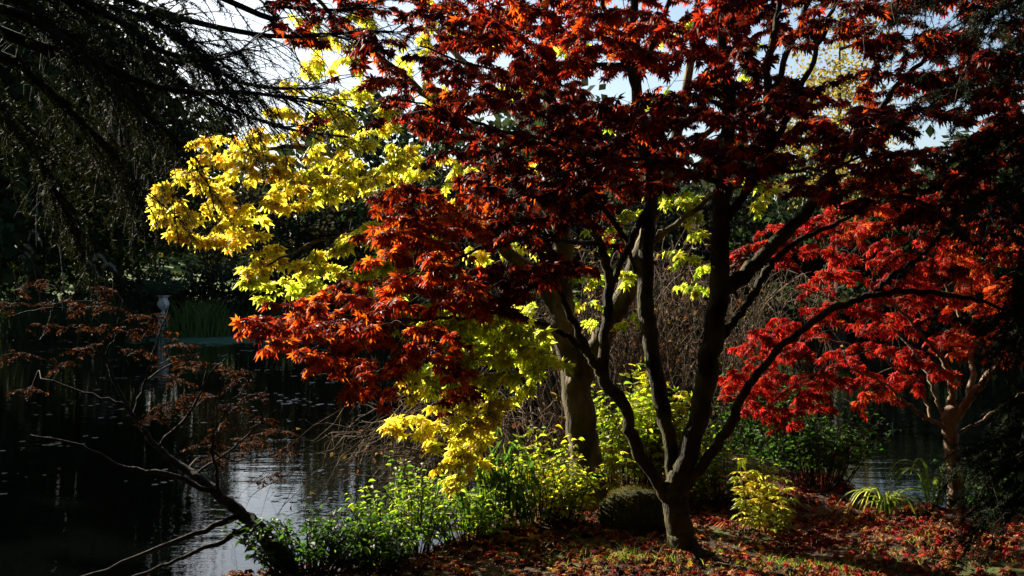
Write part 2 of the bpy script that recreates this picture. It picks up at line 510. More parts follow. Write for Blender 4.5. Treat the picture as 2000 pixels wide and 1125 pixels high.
def pick(q, rules, default):
    """palette index for every leaf: the first rule (test, choices) that holds"""
    out = rng.choice(default, len(q)); done = np.zeros(len(q), bool)
    for test, ch in rules:
        m = test(q[:, 0], q[:, 1]) & ~done
        out[m] = rng.choice(ch, int(m.sum())); done |= m
    return out

def fill_pads(poly, n, d0, d1, hw, hh, ry, holes=(), dens=None):
    xs = [p[0] for p in poly]; ys = [p[1] for p in poly]; out = []; guard = 0
    while len(out) < n and guard < n * 60:
        guard += 1
        x, y = rng.uniform(min(xs), max(xs)), rng.uniform(min(ys), max(ys))
        if not in_poly((x, y), poly): continue
        d = rng.uniform(d0, d1)
        if any(((x - h[0]) / (h[2] + hw * .35)) ** 2 + ((y - h[1]) / (h[3] + hh * .4)) ** 2 < 1 for h in holes): continue
        if dens is not None and rng.random() > dens(x, y): continue
        if out and rng.random() < .8:
            o = np.array(out)
            if ((((o[:, 0] - x) / hw) ** 2 + ((o[:, 1] - y) / hh) ** 2 + ((o[:, 2] - d) / ry) ** 2) < .9).any(): continue
        k = rng.uniform(.75, 1.25)
        out.append((x, y, d, hw * k, hh * rng.uniform(.7, 1.3), ry * k))
    return out

# ------------------------------------------------------------------ the red maple in front
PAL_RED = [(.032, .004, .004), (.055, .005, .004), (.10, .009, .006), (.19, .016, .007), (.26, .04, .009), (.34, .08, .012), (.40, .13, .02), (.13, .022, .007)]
red = Tree("red_maple_tree", "many-stemmed red maple in the foreground with dark trunk forking low over fallen leaves", "tree", on_ground(1338, 6.0), M_BARK_RED, M_TWIG, 16)
red.scale = .87
red.limb([(1345, 1112, 5.97, 150), (1338, 1085, 6, 84), (1330, 1050, 6, 62), (1321, 1000, 6, 58), (1318, 958, 6, 58), (1326, 905, 6, 22)], "trunk", .025, 8, .003)
LA = [(1322, 985, 6, 44), (1343, 890, 5.98, 46), (1376, 760, 5.95, 50), (1396, 640, 5.9, 50), (1404, 540, 5.9, 45), (1408, 440, 5.85, 42), (1413, 350, 5.8, 38), (1424, 250, 5.8, 33), (1420, 150, 5.8, 27), (1402, 40, 5.8, 20), (1390, -70, 5.8, 13)]
red.limb(LA, scale=.95)
red.limb([(1316, 985, 6, 30), (1310, 880, 6.05, 32), (1290, 780, 6.1, 35), (1272, 680, 6.1, 36), (1262, 600, 6.15, 37), (1262, 500, 6.2, 34), (1270, 400, 6.2, 31), (1265, 300, 6.2, 29), (1245, 180, 6.2, 25), (1240, 60, 6.2, 20), (1233, -60, 6.2, 14)])
red.limb([(1310, 990, 6, 28), (1272, 920, 5.98, 29), (1236, 862, 5.95, 28), (1222, 800, 5.95, 28), (1200, 765, 5.95, 28), (1178, 735, 5.95, 27), (1184, 640, 6.0, 23), (1190, 555, 6.0, 22), (1178, 490, 6.0, 19), (1155, 440, 6.0, 17), (1125, 400, 5.95, 14), (1105, 350, 5.9, 12), (1060, 300, 5.8, 9)])
red.limb([(1190, 750, 5.95, 20), (1160, 710, 5.95, 20), (1140, 670, 5.95, 18), (1112, 610, 5.9, 15), (1080, 550, 5.85, 12), (1048, 490, 5.8, 10), (1010, 440, 5.7, 8), (950, 390, 5.6, 6)])
red.limb([(1150, 690, 5.95, 13), (1100, 655, 5.85, 12), (1040, 627, 5.75, 10), (980, 616, 5.65, 9), (900, 622, 5.55, 8), (820, 622, 5.5, 7), (740, 632, 5.4, 6), (650, 612, 5.3, 4)])
red.limb([(1192, 560, 6, 15), (1228, 482, 6.1, 15), (1256, 420, 6.15, 13), (1290, 340, 6.2, 9)])
red.limb([(1240, 535, 6.3, 9), (1224, 470, 6.3, 12), (1180, 410, 6.3, 11), (1150, 340, 6.3, 9)])
red.limb([(1400, 580, 5.9, 32), (1440, 545, 5.92, 34), (1490, 500, 6.0, 32), (1540, 450, 6.05, 28), (1582, 405, 6.1, 26), (1612, 350, 6.15, 23), (1655, 290, 6.2, 19), (1705, 230, 6.2, 15), (1770, 150, 6.2, 11), (1860, 70, 6.2, 7)])
red.limb([(1325, 970, 5.97, 24), (1385, 890, 5.9, 23), (1428, 828, 5.8, 23), (1440, 788, 5.75, 20), (1490, 715, 5.7, 16), (1560, 650, 5.6, 16), (1640, 597, 5.5, 16), (1700, 577, 5.45, 16), (1780, 570, 5.4, 14), (1880, 580, 5.35, 10), (1970, 605, 5.3, 6)])
red.limb([(1706, 576, 5.45, 12), (1745, 535, 5.45, 11), (1800, 500, 5.45, 9), (1842, 450, 5.45, 7), (1880, 400, 5.4, 5)])
red.limb([(1405, 660, 5.9, 18), (1440, 618, 5.95, 18), (1480, 560, 6.0, 18), (1508, 512, 6.05, 16), (1560, 470, 6.1, 12), (1640, 432, 6.2, 9), (1720, 390, 6.2, 6)])
red.limb([(1410, 435, 5.85, 22), (1445, 395, 5.8, 20), (1482, 335, 5.75, 18), (1520, 265, 5.7, 16), (1562, 180, 5.65, 14), (1600, 90, 5.6, 11), (1640, -20, 5.6, 7)])
red.limb([(1440, 340, 5.85, 22), (1494, 245, 5.9, 20), (1500, 130, 5.95, 17), (1520, 20, 6, 13), (1535, -60, 6, 9)])
red.limb([(1500, 200, 5.95, 14), (1545, 90, 5.9, 14), (1580, 0, 5.9, 10), (1600, -60, 5.9, 7)])
red.limb([(1248, 190, 6.2, 17), (1212, 95, 6.15, 15), (1180, 10, 6.1, 11), (1150, -70, 6.1, 8)])
red.limb([(1250, 150, 6.2, 15), (1292, 50, 6.3, 12), (1320, -50, 6.3, 8)])
red.limb([(1246, 120, 6.2, 11), (1150, 128, 6.0, 9), (1040, 145, 5.8, 7), (930, 130, 5.6, 5), (820, 90, 5.4, 4)])
red.limb([(1266, 330, 6.2, 15), (1150, 300, 5.9, 12), (1050, 270, 5.6, 10), (960, 250, 5.3, 8), (860, 215, 5.0, 5), (760, 190, 4.8, 4)])
red.limb([(1412, 360, 5.8, 14), (1330, 330, 5.3, 11), (1240, 310, 4.9, 8), (1120, 330, 4.6, 6), (980, 400, 4.5, 4)])
red.limb([(1420, 300, 5.8, 13), (1500, 330, 5.3, 10), (1600, 330, 4.9, 7), (1720, 300, 4.6, 5)])
red.limb([(1180, 480, 6, 10), (1080, 470, 5.5, 8), (960, 480, 5.1, 6), (850, 520, 4.9, 5), (740, 560, 4.8, 3.5)])
HOLES_RED = [(990, 240, 28, 18), (1170, 175, 26, 22), (1062, 238, 14, 12), (1495, 75, 18, 14), (1545, 130, 18, 18), (1628, 115, 62, 34), (1825, 272, 44, 14),
             (1860, 40, 34, 16), (1340, 130, 16, 15), (1270, 165, 14, 16), (880, 325, 30, 20), (690, 210, 60, 34), (700, 290, 70, 40), (600, 150, 45, 60), (760, 340, 40, 30), (1350, 420, 80, 50), (1480, 400, 50, 40)]
poly_main = [(560, -60), (2040, -60), (2040, 470), (1900, 460), (1800, 430), (1680, 400), (1560, 370), (1500, 330), (1300, 355), (1200, 400), (1130, 430), (1090, 520), (1050, 590), (990, 590), (900, 600), (820, 560), (720, 560), (740, 470), (790, 400), (820, 330), (780, 260), (640, 230), (590, 180), (560, 80)]
poly_low = [(470, 625), (560, 590), (680, 560), (800, 590), (860, 640), (910, 730), (880, 790), (800, 745), (740, 770), (680, 730), (600, 700), (520, 670)]
def red_dens(x, y):
    if x < 840 and y < 330: return .40
    return 1.0
pads = fill_pads(poly_main, 460, 4.5, 7.4, 105, 28, .36, HOLES_RED, red_dens)
pads = [(x, y, 4.6 + (d - 4.5) * .38 if x < 1100 and y > 330 else d, *r) for x, y, d, *r in pads]     # the left sprays reach towards the viewer
pads += fill_pads(poly_low, 80, 4.6, 5.8, 58, 20, .24)
pads += [(480, 635, 5.0, 34, 11, .14), (530, 645, 5.0, 40, 14, .16), (510, 685, 5.0, 34, 12, .14), (580, 590, 5.0, 40, 14, .16), (640, 570, 5.1, 45, 16, .2), (700, 580, 5.2, 45, 16, .2), (620, 720, 5.0, 40, 14, .16), (700, 765, 5.0, 40, 16, .16), (740, 790, 5.0, 30, 14, .14), (880, 800, 5.1, 26, 14, .14), (560, 670, 5.2, 40, 14, .16)]
pads += [(1185, 480, 6.3, 40, 34, .2), (1430, 520, 6.6, 40, 25, .2), (1960, 480, 5.2, 60, 40, .3), (1900, 540, 5.4, 70, 30, .3), (1960, 620, 5.3, 60, 30, .3), (1870, 620, 5.4, 60, 30, .3), (580, 60, 5.2, 60, 25, .3), (650, 160, 5.2, 60, 25, .3), (640, 240, 5.3, 60, 16, .3)]
red_col = lambda q: pick(q, [(lambda x, y: (x < 960) & (y > 380), [1, 2, 3, 4, 5, 5, 6, 6, 4, 3, 5]), (lambda x, y: (y < 150) & (x > 930) & (x < 1420), [2, 3, 3, 4, 4, 5, 1, 3])], [0, 1, 2, 3, 4, 7, 1, 1, 0, 5, 0])  # crown light put into leaf colour: brighter picks where backlit, maroon where shaded
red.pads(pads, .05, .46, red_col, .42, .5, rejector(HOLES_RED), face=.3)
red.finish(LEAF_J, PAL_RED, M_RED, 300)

# ------------------------------------------------------------------ the yellow maple behind it
PAL_YEL = [(.66, .53, .05), (.64, .57, .06), (.60, .57, .06), (.50, .52, .05), (.38, .47, .04), (.25, .37, .025), (.66, .45, .05), (.55, .28, .04)]
yel = Tree("yellow_maple_tree", "broad yellow-leaved maple behind the red one, trunk sunlit on its left side", "tree", on_ground(1152, 7.2), M_BARK_YEL, M_TWIG, 14)
yel.limb([(1160, 1040, 7.2, 120), (1154, 1000, 7.2, 80), (1144, 900, 7.2, 63), (1130, 790, 7.2, 58), (1121, 710, 7.2, 57), (1101, 640, 7.2, 50), (1096, 570, 7.2, 46), (1098, 480, 7.2, 38), (1090, 390, 7.2, 33), (1080, 290, 7.2, 28), (1075, 190, 7.2, 23), (1070, 70, 7.2, 17), (1060, -60, 7.2, 11)], "trunk", .05, 8)
yel.limb([(1128, 760, 7.2, 40), (1168, 672, 7.25, 44), (1212, 590, 7.3, 40), (1240, 520, 7.35, 34), (1272, 430, 7.4, 29), (1302, 330, 7.5, 24), (1332, 220, 7.6, 20), (1352, 100, 7.6, 15), (1370, -40, 7.6, 10)])
yel.limb([(1098, 615, 7.2, 34), (1052, 545, 7.2, 30), (1000, 500, 7.2, 25), (920, 440, 7.1, 20), (820, 385, 7.0, 16), (720, 340, 6.9, 13), (640, 300, 6.8, 11), (540, 290, 6.7, 8), (440, 310, 6.6, 6), (350, 345, 6.5, 4)])
yel.limb([(1092, 430, 7.2, 25), (1000, 330, 7.3, 20), (900, 240, 7.3, 16), (790, 150, 7.3, 13), (680, 60, 7.3, 10), (600, -20, 7.3, 7)])
yel.limb([(1105, 660, 7.2, 20), (1040, 628, 7.0, 16), (970, 640, 6.4, 12), (910, 700, 6.1, 9), (880, 780, 6.0, 7), (880, 860, 5.9, 5)])
yel.limb([(900, 430, 7.1, 12), (800, 440, 7.0, 9), (700, 450, 6.5, 7), (600, 480, 6.3, 5), (520, 520, 6.1, 4)])
yel.limb([(1250, 490, 7.4, 15), (1330, 430, 7.2, 11), (1400, 380, 7.0, 8), (1480, 360, 6.9, 5)])
yel.limb([(1080, 290, 7.2, 18), (980, 200, 7.6, 14), (880, 90, 7.9, 11), (800, -10, 8, 8)])
yel.limb([(1300, 340, 7.5, 16), (1390, 250, 7.8, 12), (1480, 150, 8, 9), (1540, 40, 8.1, 7)])
yp = []
def ypads(lst, d0, d1, ry=.3):
    for (x, y, hw, hh) in lst: yp.append((x, y, rng.uniform(d0, d1), hw, hh, ry))   # one thin shell of sprays
yp += fill_pads([(285, 385), (330, 340), (400, 270), (470, 220), (540, 200), (600, 210), (700, 230), (800, 250), (860, 330), (800, 400), (720, 395), (640, 400), (560, 420), (500, 450), (440, 478), (380, 470), (340, 470), (300, 440)], 80, 6.35, 6.8, 44, 18, .13)
yp2 = fill_pads([(470, 550), (490, 500), (520, 460), (600, 470), (640, 500), (680, 450), (760, 420), (840, 430), (850, 520), (780, 580), (700, 560), (620, 560), (560, 570), (500, 575)], 54, 5.9, 6.1, 40, 16, .12)
yp += [(x, y, d + float(np.interp(x, (600, 770), (.45, 0))), *r) for x, y, d, *r in yp2]
yp += fill_pads([(800, 600), (900, 560), (1000, 600), (1080, 660), (1060, 720), (1020, 770), (960, 830), (920, 900), (900, 945), (870, 920), (860, 870), (780, 850), (740, 830), (800, 780), (820, 700)], 80, 5.65, 6.0, 44, 19, .12)
ypads([(310, 385, 26, 16), (325, 415, 26, 14), (345, 440, 30, 14), (300, 405, 18, 14), (375, 455, 30, 12), (410, 462, 30, 10), (350, 400, 30, 16), (395, 425, 34, 16), (440, 440, 34, 14), (470, 465, 26, 8), (330, 365, 24, 12)], 6.3, 6.6, .1)
ypads([(1050, 675, 34, 16), (1030, 640, 34, 16), (1070, 690, 20, 12), (1010, 690, 40, 18), (990, 660, 40, 18), (1000, 735, 40, 16), (960, 690, 40, 18), (940, 740, 40, 18), (975, 780, 34, 14), (915, 790, 34, 16), (1040, 720, 26, 12), (1060, 650, 26, 12), (960, 610, 40, 16), (1020, 600, 30, 14), (900, 690, 36, 16), (860, 800, 34, 16), (930, 820, 30, 14), (900, 850, 26, 16), (890, 900, 24, 16), (880, 935, 18, 10), (940, 640, 40, 16), (870, 640, 40, 16)], 5.6, 5.9, .12)
ypads([(620, 60, 55, 40), (600, 120, 50, 40), (680, 110, 55, 36), (720, 40, 60, 40), (700, 180, 60, 36), (760, 230, 60, 34), (800, 100, 60, 40), (860, 40, 60, 40), (640, 190, 50, 28), (790, 300, 60, 30), (560, 170, 40, 24), (850, 180, 60, 36)], 6.9, 7.9, .4)
ypads([(1350, 400, 45, 40), (1360, 450, 36, 22), (1320, 390, 36, 36), (1330, 500, 50, 26), (1350, 550, 40, 22), (1380, 520, 30, 20), (1470, 345, 36, 22), (1480, 400, 26, 24), (1500, 370, 26, 20), (1240, 540, 40, 30), (1160, 545, 50, 26), (1150, 590, 45, 22),
       (1180, 460, 50, 26), (1220, 420, 40, 22), (1220, 620, 34, 20), (1160, 640, 34, 20), (1290, 370, 36, 24)], 6.8, 7.6, .25)
ypads([(1000, 480, 70, 34), (900, 500, 70, 36), (900, 330, 70, 36), (1000, 180, 70, 40), (950, 70, 70, 40), (1120, 90, 60, 36), (1240, 110, 60, 40), (1320, 70, 60, 36), (1300, 190, 55, 34), (1390, 180, 50, 34), (1460, 120, 40, 34), (1200, 230, 50, 32), (1060, 330, 60, 30), (1480, 200, 40, 26), (860, 400, 60, 30), (820, 450, 60, 30)], 7.2, 8.4, .45)
yel_col = lambda q: pick(q, [(lambda x, y: (x < 830) & (y > 740), [0, 6, 1, 0, 2]), (lambda x, y: (x < 1100) & (y > 780), [0, 1, 2, 2, 3, 6]),
    (lambda x, y: (x < 1100) & (y > 540), [2, 3, 3, 3, 4, 4]), (lambda x, y: x > 1100, [2, 3, 4, 4, 5, 5, 1]), (lambda x, y: x < 600, [0, 0, 1, 1, 2, 6, 6, 0, 7, 3])], [0, 1, 2, 2, 3, 3, 4, 6])
HOLES_YEL = [(540, 190, 26, 20), (990, 240, 30, 20), (1170, 175, 34, 28), (700, 405, 40, 30), (660, 425, 50, 22), (620, 440, 40, 14)]
yel.pads(yp, .062, .74, yel_col, .75, .45, rejector(HOLES_YEL), .7, face=1.6)
yel.finish(LEAF_Y, PAL_YEL, M_YEL, 300)

# ------------------------------------------------------------------ the smaller crimson maple on the right
PAL_RED2 = [(.20, .010, .008), (.30, .016, .012), (.40, .024, .017), (.44, .036, .02), (.38, .06, .014), (.46, .12, .02), (.10, .007, .006)]
crm = Tree("crimson_maple_tree", "smaller crimson maple on the right with pale slender trunk beside the water", "tree", on_ground(1868, 7.35), M_BARK_SM, M_TWIG, 10)
crm.limb([(1872, 1012, 7.33, 52), (1868, 985, 7.35, 36), (1864, 920, 7.35, 29), (1856, 850, 7.35, 28), (1856, 812, 7.35, 30), (1858, 790, 7.35, 20)], "trunk", .05)
crm.limb([(1854, 825, 7.35, 16), (1859, 770, 7.35, 15), (1855, 730, 7.35, 13), (1838, 697, 7.35, 10), (1815, 670, 7.3, 8), (1770, 620, 7.3, 6), (1700, 560, 7.3, 5)])
crm.limb([(1856, 832, 7.35, 17), (1886, 790, 7.3, 17), (1916, 753, 7.25, 15), (1935, 728, 7.2, 12), (1985, 686, 7.1, 9), (2040, 640, 7.0, 6)])
crm.limb([(1862, 822, 7.4, 16), (1890, 785, 7.5, 14), (1900, 720, 7.6, 11), (1880, 640, 7.7, 9), (1850, 560, 7.7, 6), (1800, 480, 7.7, 5)])
crm.limb([(1850, 838, 7.35, 10), (1815, 818, 7.25, 9), (1790, 802, 7.2, 9), (1766, 785, 7.1, 6), (1735, 752, 7.0, 4), (1650, 720, 6.9, 4), (1560, 740, 6.8, 3)])
crm.limb([(1818, 820, 7.25, 6), (1806, 780, 7.3, 6), (1780, 742, 7.3, 5), (1700, 690, 7.3, 4), (1600, 660, 7.3, 3)])
crm.limb([(1846, 826, 7.35, 6), (1826, 778, 7.4, 6), (1814, 742, 7.4, 5), (1760, 660, 7.6, 4), (1660, 600, 7.7, 3), (1560, 560, 7.7, 3)])
crm.limb([(1868, 848, 7.4, 7), (1920, 822, 7.5, 6), (1965, 786, 7.6, 5), (2020, 760, 7.7, 4)])
poly_crm = [(1430, 520), (1500, 450), (1600, 400), (1720, 385), (1900, 380), (2020, 430), (2020, 690), (1900, 690), (1810, 730), (1740, 770), (1690, 790), (1620, 770), (1570, 820), (1500, 815), (1430, 790), (1400, 735), (1470, 700), (1450, 660), (1500, 620), (1600, 560), (1540, 530)]
cp = fill_pads(poly_crm, 130, 6.9, 8.3, 66, 24, .26)
cp += [(1425, 735, 6.9, 34, 20, .2), (1440, 780, 6.9, 36, 22, .2), (1500, 760, 6.9, 50, 22, .2), (1545, 830, 6.9, 26, 18, .15), (1560, 790, 6.9, 40, 22, .2), (1490, 650, 7.1, 46, 22, .2), (1540, 690, 7, 46, 22, .2), (1650, 500, 7.2, 50, 24, .2), (1620, 530, 7.2, 36, 18, .2), (1690, 450, 7.2, 50, 22, .2), (1440, 520, 7.0, 30, 18, .15), (1500, 735, 7.0, 50, 20, .2), (1690, 785, 6.9, 34, 22, .2), (1450, 500, 7.0, 30, 15, .15), (1535, 440, 7.2, 20, 18, .15), (1940, 660, 7.0, 50, 22, .2), (1900, 690, 7.0, 40, 18, .2), (1960, 700, 7.0, 40, 16, .2)]
crm_col = lambda q: pick(q, [(lambda x, y: (x > 1850) | ((x > 1640) & (x < 1750) & ((y > 760) | (y < 470))), [3, 4, 5, 5, 4, 2])], [0, 1, 2, 3, 3, 2, 4, 6])
crm.pads(cp, .047, .55, crm_col, .6, .5, None, .55, face=.5)
crm.finish(LEAF_D, PAL_RED2, M_RED2, 300)

# ------------------------------------------------------------------ conifers close by: boughs with needle sprays
def needle_twig(nb, pts, n, ln, col):
    pts = np.asarray(pts); m = len(pts)
    f = rng.uniform(.05, 1, n) * (m - 1); g = np.minimum(f.astype(int), m - 2)
    p = pts[g] + (pts[g + 1] - pts[g]) * (f - g)[:, None]
    t = unit(pts[g + 1] - pts[g])
    a = unit(t * .6 + rng.normal(0, .55, (n, 3)))
    s = unit(np.cross(a, rng.normal(size=(n, 3)))) * ln * .055
    L_ = ln * rng.uniform(.6, 1.2, (n, 1))
    v = np.stack((p - s, p + s, p + a * L_), 1).reshape(-1, 3)
    c = np.repeat(np.array(col) * rng.uniform(.6, 1.4, (n, 1)), 3, 0)
    nb.add(v, None, np.arange(n * 3).reshape(-1, 3), c)

def bough(root, pts, n_twig, twig_len, need, col, bark, hang=.6, bare=.0, ln=.035):
    """pts: (px, py, d, width px); twigs hang off both sides, needles thin out towards the tip"""
    w = np.array([P(*q[:3]) for q in pts]); r = np.array([q[3] * .5 / FPX * q[2] for q in pts])
    c = catmull(w, 6); rr = np.interp(np.linspace(0, len(pts) - 1, len(c)), np.arange(len(pts)), r)
    b = Buf(); tube(b, c, rr, 7, rough=.05); nb = Buf()
    for _ in range(n_twig):
        f = rng.random() ** .85; k = min(int(f * (len(c) - 1)), len(c) - 2); p = c[k] + (c[k + 1] - c[k]) * rng.random()
        t = unit(c[k + 1] - c[k]); side = unit(np.cross(t, (0, 0, 1))) * rng.choice((-1, 1))
        L_ = twig_len * rng.uniform(.35, 1.2)
        d1 = unit(t * rng.uniform(.4, 1) + side * rng.uniform(.1, .9) + np.array((0, 0, rng.uniform(-.5, .25))))
        m_ = p + d1 * L_ * .5; e = m_ + unit(d1 + np.array((0, 0, -hang * rng.uniform(.3, 1.6)))) * L_ * .5
        tw = catmull([p, m_ + rng.normal(0, .02, 3), e], 4)
        twig(b, tw, .0038, .001, 4)
        ks = rng.random() > bare * (.5 + f) + .1
        if ks: needle_twig(nb, tw, int(need * L_), ln, col)
        for _ in range(int(L_ * 9)):
            j = rng.integers(1, len(tw)); q = tw[j]
            dd = unit(unit(tw[j] - tw[j - 1]) + rng.normal(0, .5, 3) + np.array((0, 0, -hang * .5)))
            t2 = np.array([q, q + dd * .07, q + dd * .14 + np.array((0, 0, -.03))]) + rng.normal(0, .006, (3, 3))
            twig(b, t2, .0013, .0006)
            if ks: needle_twig(nb, t2, int(need * .15), ln, col)
    o = part("bough", b, bark, root)
    if nb.n: part("needles", nb, M_NEEDLE, o, kind="stuff", smooth=False)

fx, fy = -4.4, 4.3
fir = thing("fir_tree", "dark fir reaching sweeping bare-tipped boughs in from the upper left corner", "tree", (fx, fy, float(gh(fx, 3.0))))
b = Buf(); tube(b, catmull([(fx, fy, -.9), (fx + .05, fy, 3), (fx, fy, 7), (fx, fy, 11)], 8), np.linspace(.26, .06, 25), 12, rough=.05)
part("trunk", b, M_BARK_DK, fir)
def fpx(z): return 1000 + fx / fy * FPX, 562.5 - (z - CAM_Z) / fy * FPX, fy
GN = (.014, .023, .010)
for z, pts, nt, tl, nd, bare in [
    (4.0, [(250, 0, 4.9, 12), (320, 25, 5, 11), (390, 45, 5.1, 9), (460, 60, 5.2, 8), (530, 70, 5.2, 7), (610, 70, 5.3, 6), (700, 62, 5.3, 5), (770, 62, 5.3, 3)], 46, .5, 110, .55),
    (3.6, [(0, 62, 4.7, 18), (130, 100, 4.8, 15), (200, 128, 4.9, 13), (290, 165, 5, 10), (380, 180, 5, 8), (470, 180, 5.1, 6), (560, 190, 5.2, 4), (625, 197, 5.2, 3)], 60, .6, 110, .75),
    (3.7, [(60, 10, 5.1, 16), (140, 60, 5.2, 14), (230, 90, 5.3, 12), (310, 115, 5.4, 10), (400, 128, 5.4, 8), (470, 160, 5.5, 6), (540, 172, 5.5, 5), (630, 173, 5.5, 3)], 52, .55, 110, .6),
    (4.0, [(150, 0, 4.7, 12), (250, 60, 4.8, 10), (330, 105, 4.9, 8), (420, 117, 5, 6), (480, 96, 5, 4)], 34, .5, 90, .7),
    (3.3, [(100, 40, 5.4, 12), (280, 110, 5.5, 9), (400, 190, 5.6, 6), (500, 232, 5.6, 5), (580, 255, 5.7, 4), (680, 268, 5.7, 3)], 40, .5, 60, .9),
    (4.4, [(430, -6, 5.2, 9), (520, 5, 5.3, 8), (600, 18, 5.3, 6), (700, 20, 5.4, 4)], 40, .45, 120, .5),
    (3.2, [(-60, 90, 4.6, 16), (60, 150, 4.7, 12), (150, 230, 4.8, 8), (220, 300, 4.9, 5), (270, 380, 4.9, 3)], 44, .6, 110, .4),
    (2.9, [(-100, 160, 4.5, 14), (0, 230, 4.6, 10), (70, 310, 4.7, 7), (120, 400, 4.7, 4)], 40, .55, 110, .4),
    (3.4, [(-60, 0, 4.4, 16), (60, 40, 4.5, 12), (160, 100, 4.5, 8), (250, 190, 4.6, 5), (320, 250, 4.6, 3)], 42, .6, 120, .4),
    (4.2, [(-60, -90, 4.5, 14), (60, -30, 4.6, 11), (200, 10, 4.7, 8), (300, 40, 4.7, 6), (380, 90, 4.8, 4)], 80, .6, 200, .3),
    (4.4, [(-60, -60, 5.2, 14), (40, 0, 5.3, 11), (120, 60, 5.3, 8), (200, 150, 5.4, 6), (240, 240, 5.4, 4)], 60, .6, 130, .4)]:
    a = fpx(z); bough(fir, [(a[0], a[1], a[2], 26)] + [(q[0], q[1], q[2], q[3] * 1.35) for q in pts], int(nt * 1.25), tl, int(nd * 2.1), GN if z > 3.45 or nt > 50 else (.03, .036, .011), M_BARK_FIR, .6, bare * .9)

rx_, ry_ = 2.85, 4.75
yew = thing("yew_tree", "black evergreen filling the right edge of the picture in deep shade", "tree", (rx_, ry_, float(gh(rx_, ry_))))
b = Buf(); tube(b, catmull([(rx_, ry_, -.2), (rx_ + .03, ry_, 1.5), (rx_, ry_, 4), (rx_, ry_, 6)], 8), np.linspace(.2, .06, 25), 12, rough=.08)
part("trunk", b, M_BARK_DK, yew)
for k in range(44):
    z = .7 + k * .095; an = rng.uniform(0, 6.28) if k % 3 else rng.uniform(2.4, 3.9); L_ = rng.uniform(.6, 1.0) * (1 if z > 2.0 else .62)
    o3 = np.array((math.cos(an), math.sin(an), 0)); pts = []
    for f in (0, .3, .65, 1):
        q = np.array((rx_, ry_, z)) + o3 * L_ * f + np.array((0, 0, .1 * f - .28 * f * f))
        pp = proj(q)[0]; pts.append((pp[0], pp[1], q[1], 14 - 11 * f))
    bough(yew, pts, 46, .36, 560, (.014, .022, .010), M_BARK_DK, .35, 0, .03)

# ------------------------------------------------------------------ leaning brown-leaved shrub over the water, left
PAL_BRN = [(.022, .010, .005), (.035, .014, .006), (.055, .022, .008), (.016, .008, .005), (.12, .05, .016)]
ln_ = Tree("leaning_shrub", "bare leaning shrub with small rust-brown leaves stretching left over the pond", "shrub", on_ground(580, 5.6), M_BARK_FIR, M_TWIG, 8)
ln_.scale = .72
ln_.limb([(575, 1110, 5.7, 60), (520, 1050, 5.8, 44), (480, 1010, 5.9, 36), (430, 970, 6, 30), (380, 930, 6.1, 26), (330, 895, 6.2, 20), (290, 855, 6.3, 15), (240, 780, 6.4, 11), (200, 690, 6.5, 9), (150, 600, 6.6, 7), (90, 540, 6.7, 5), (30, 480, 6.8, 4)], "trunk", .06)
for pts in ([(432, 968, 6, 18), (340, 930, 6, 14), (250, 915, 6, 10), (160, 870, 6, 7), (60, 850, 6, 4)], [(470, 1005, 5.9, 20), (380, 1042, 5.8, 15), (290, 1078, 5.7, 11), (150, 1130, 5.6, 7)],
            [(490, 1025, 5.85, 18), (400, 1072, 5.7, 13), (310, 1108, 5.6, 9), (200, 1150, 5.5, 6)], [(430, 965, 6, 10), (420, 905, 6, 9), (412, 865, 6, 7), (440, 800, 6, 4), (480, 750, 6, 3)],
            [(292, 858, 6.3, 9), (250, 800, 6.3, 7), (180, 770, 6.3, 6), (80, 740, 6.3, 4)], [(262, 805, 6.4, 7), (285, 740, 6.4, 5), (300, 690, 6.4, 4), (330, 600, 6.4, 3)],
            [(205, 700, 6.5, 6), (230, 640, 6.5, 5), (240, 585, 6.5, 3)], [(310, 875, 6.2, 8), (380, 790, 6.2, 6), (410, 730, 6.2, 5), (440, 700, 6.2, 3)], [(380, 930, 6.1, 7), (470, 860, 6.1, 5), (540, 800, 6.1, 3)],
            [(160, 615, 6.6, 5), (100, 600, 6.6, 4), (20, 620, 6.6, 3)], [(285, 745, 6.4, 5), (350, 700, 6.4, 4), (390, 690, 6.4, 3)], [(415, 880, 6, 6), (460, 900, 6, 4), (560, 880, 6, 3)]):
    ln_.limb(pts, sub=5)
bp_ = [(x, y, rng.uniform(5.9, 6.7), rng.uniform(34, 60), rng.uniform(16, 30), .2) for x, y in
       [(200, 562), (175, 600), (222, 600), (290, 622), (305, 640), (265, 690), (385, 712), (330, 700), (440, 728), (350, 675), (515, 818), (455, 800), (425, 842), (480, 868), (560, 882), (350, 790), (395, 768), (130, 590), (60, 560), (20, 600), (340, 742), (250, 650), (170, 680), (400, 872), (90, 640), (30, 690), (120, 720), (60, 760), (460, 740), (500, 770), (540, 840), (150, 640), (430, 900), (300, 820), (520, 930), (200, 640)]]
ln_.pads(bp_, .022, .5, lambda q: rng.integers(0, 5, len(q)), .3, .8, None, .8)
ln_.finish(LEAF_O, PAL_BRN, M_DRY, 0)

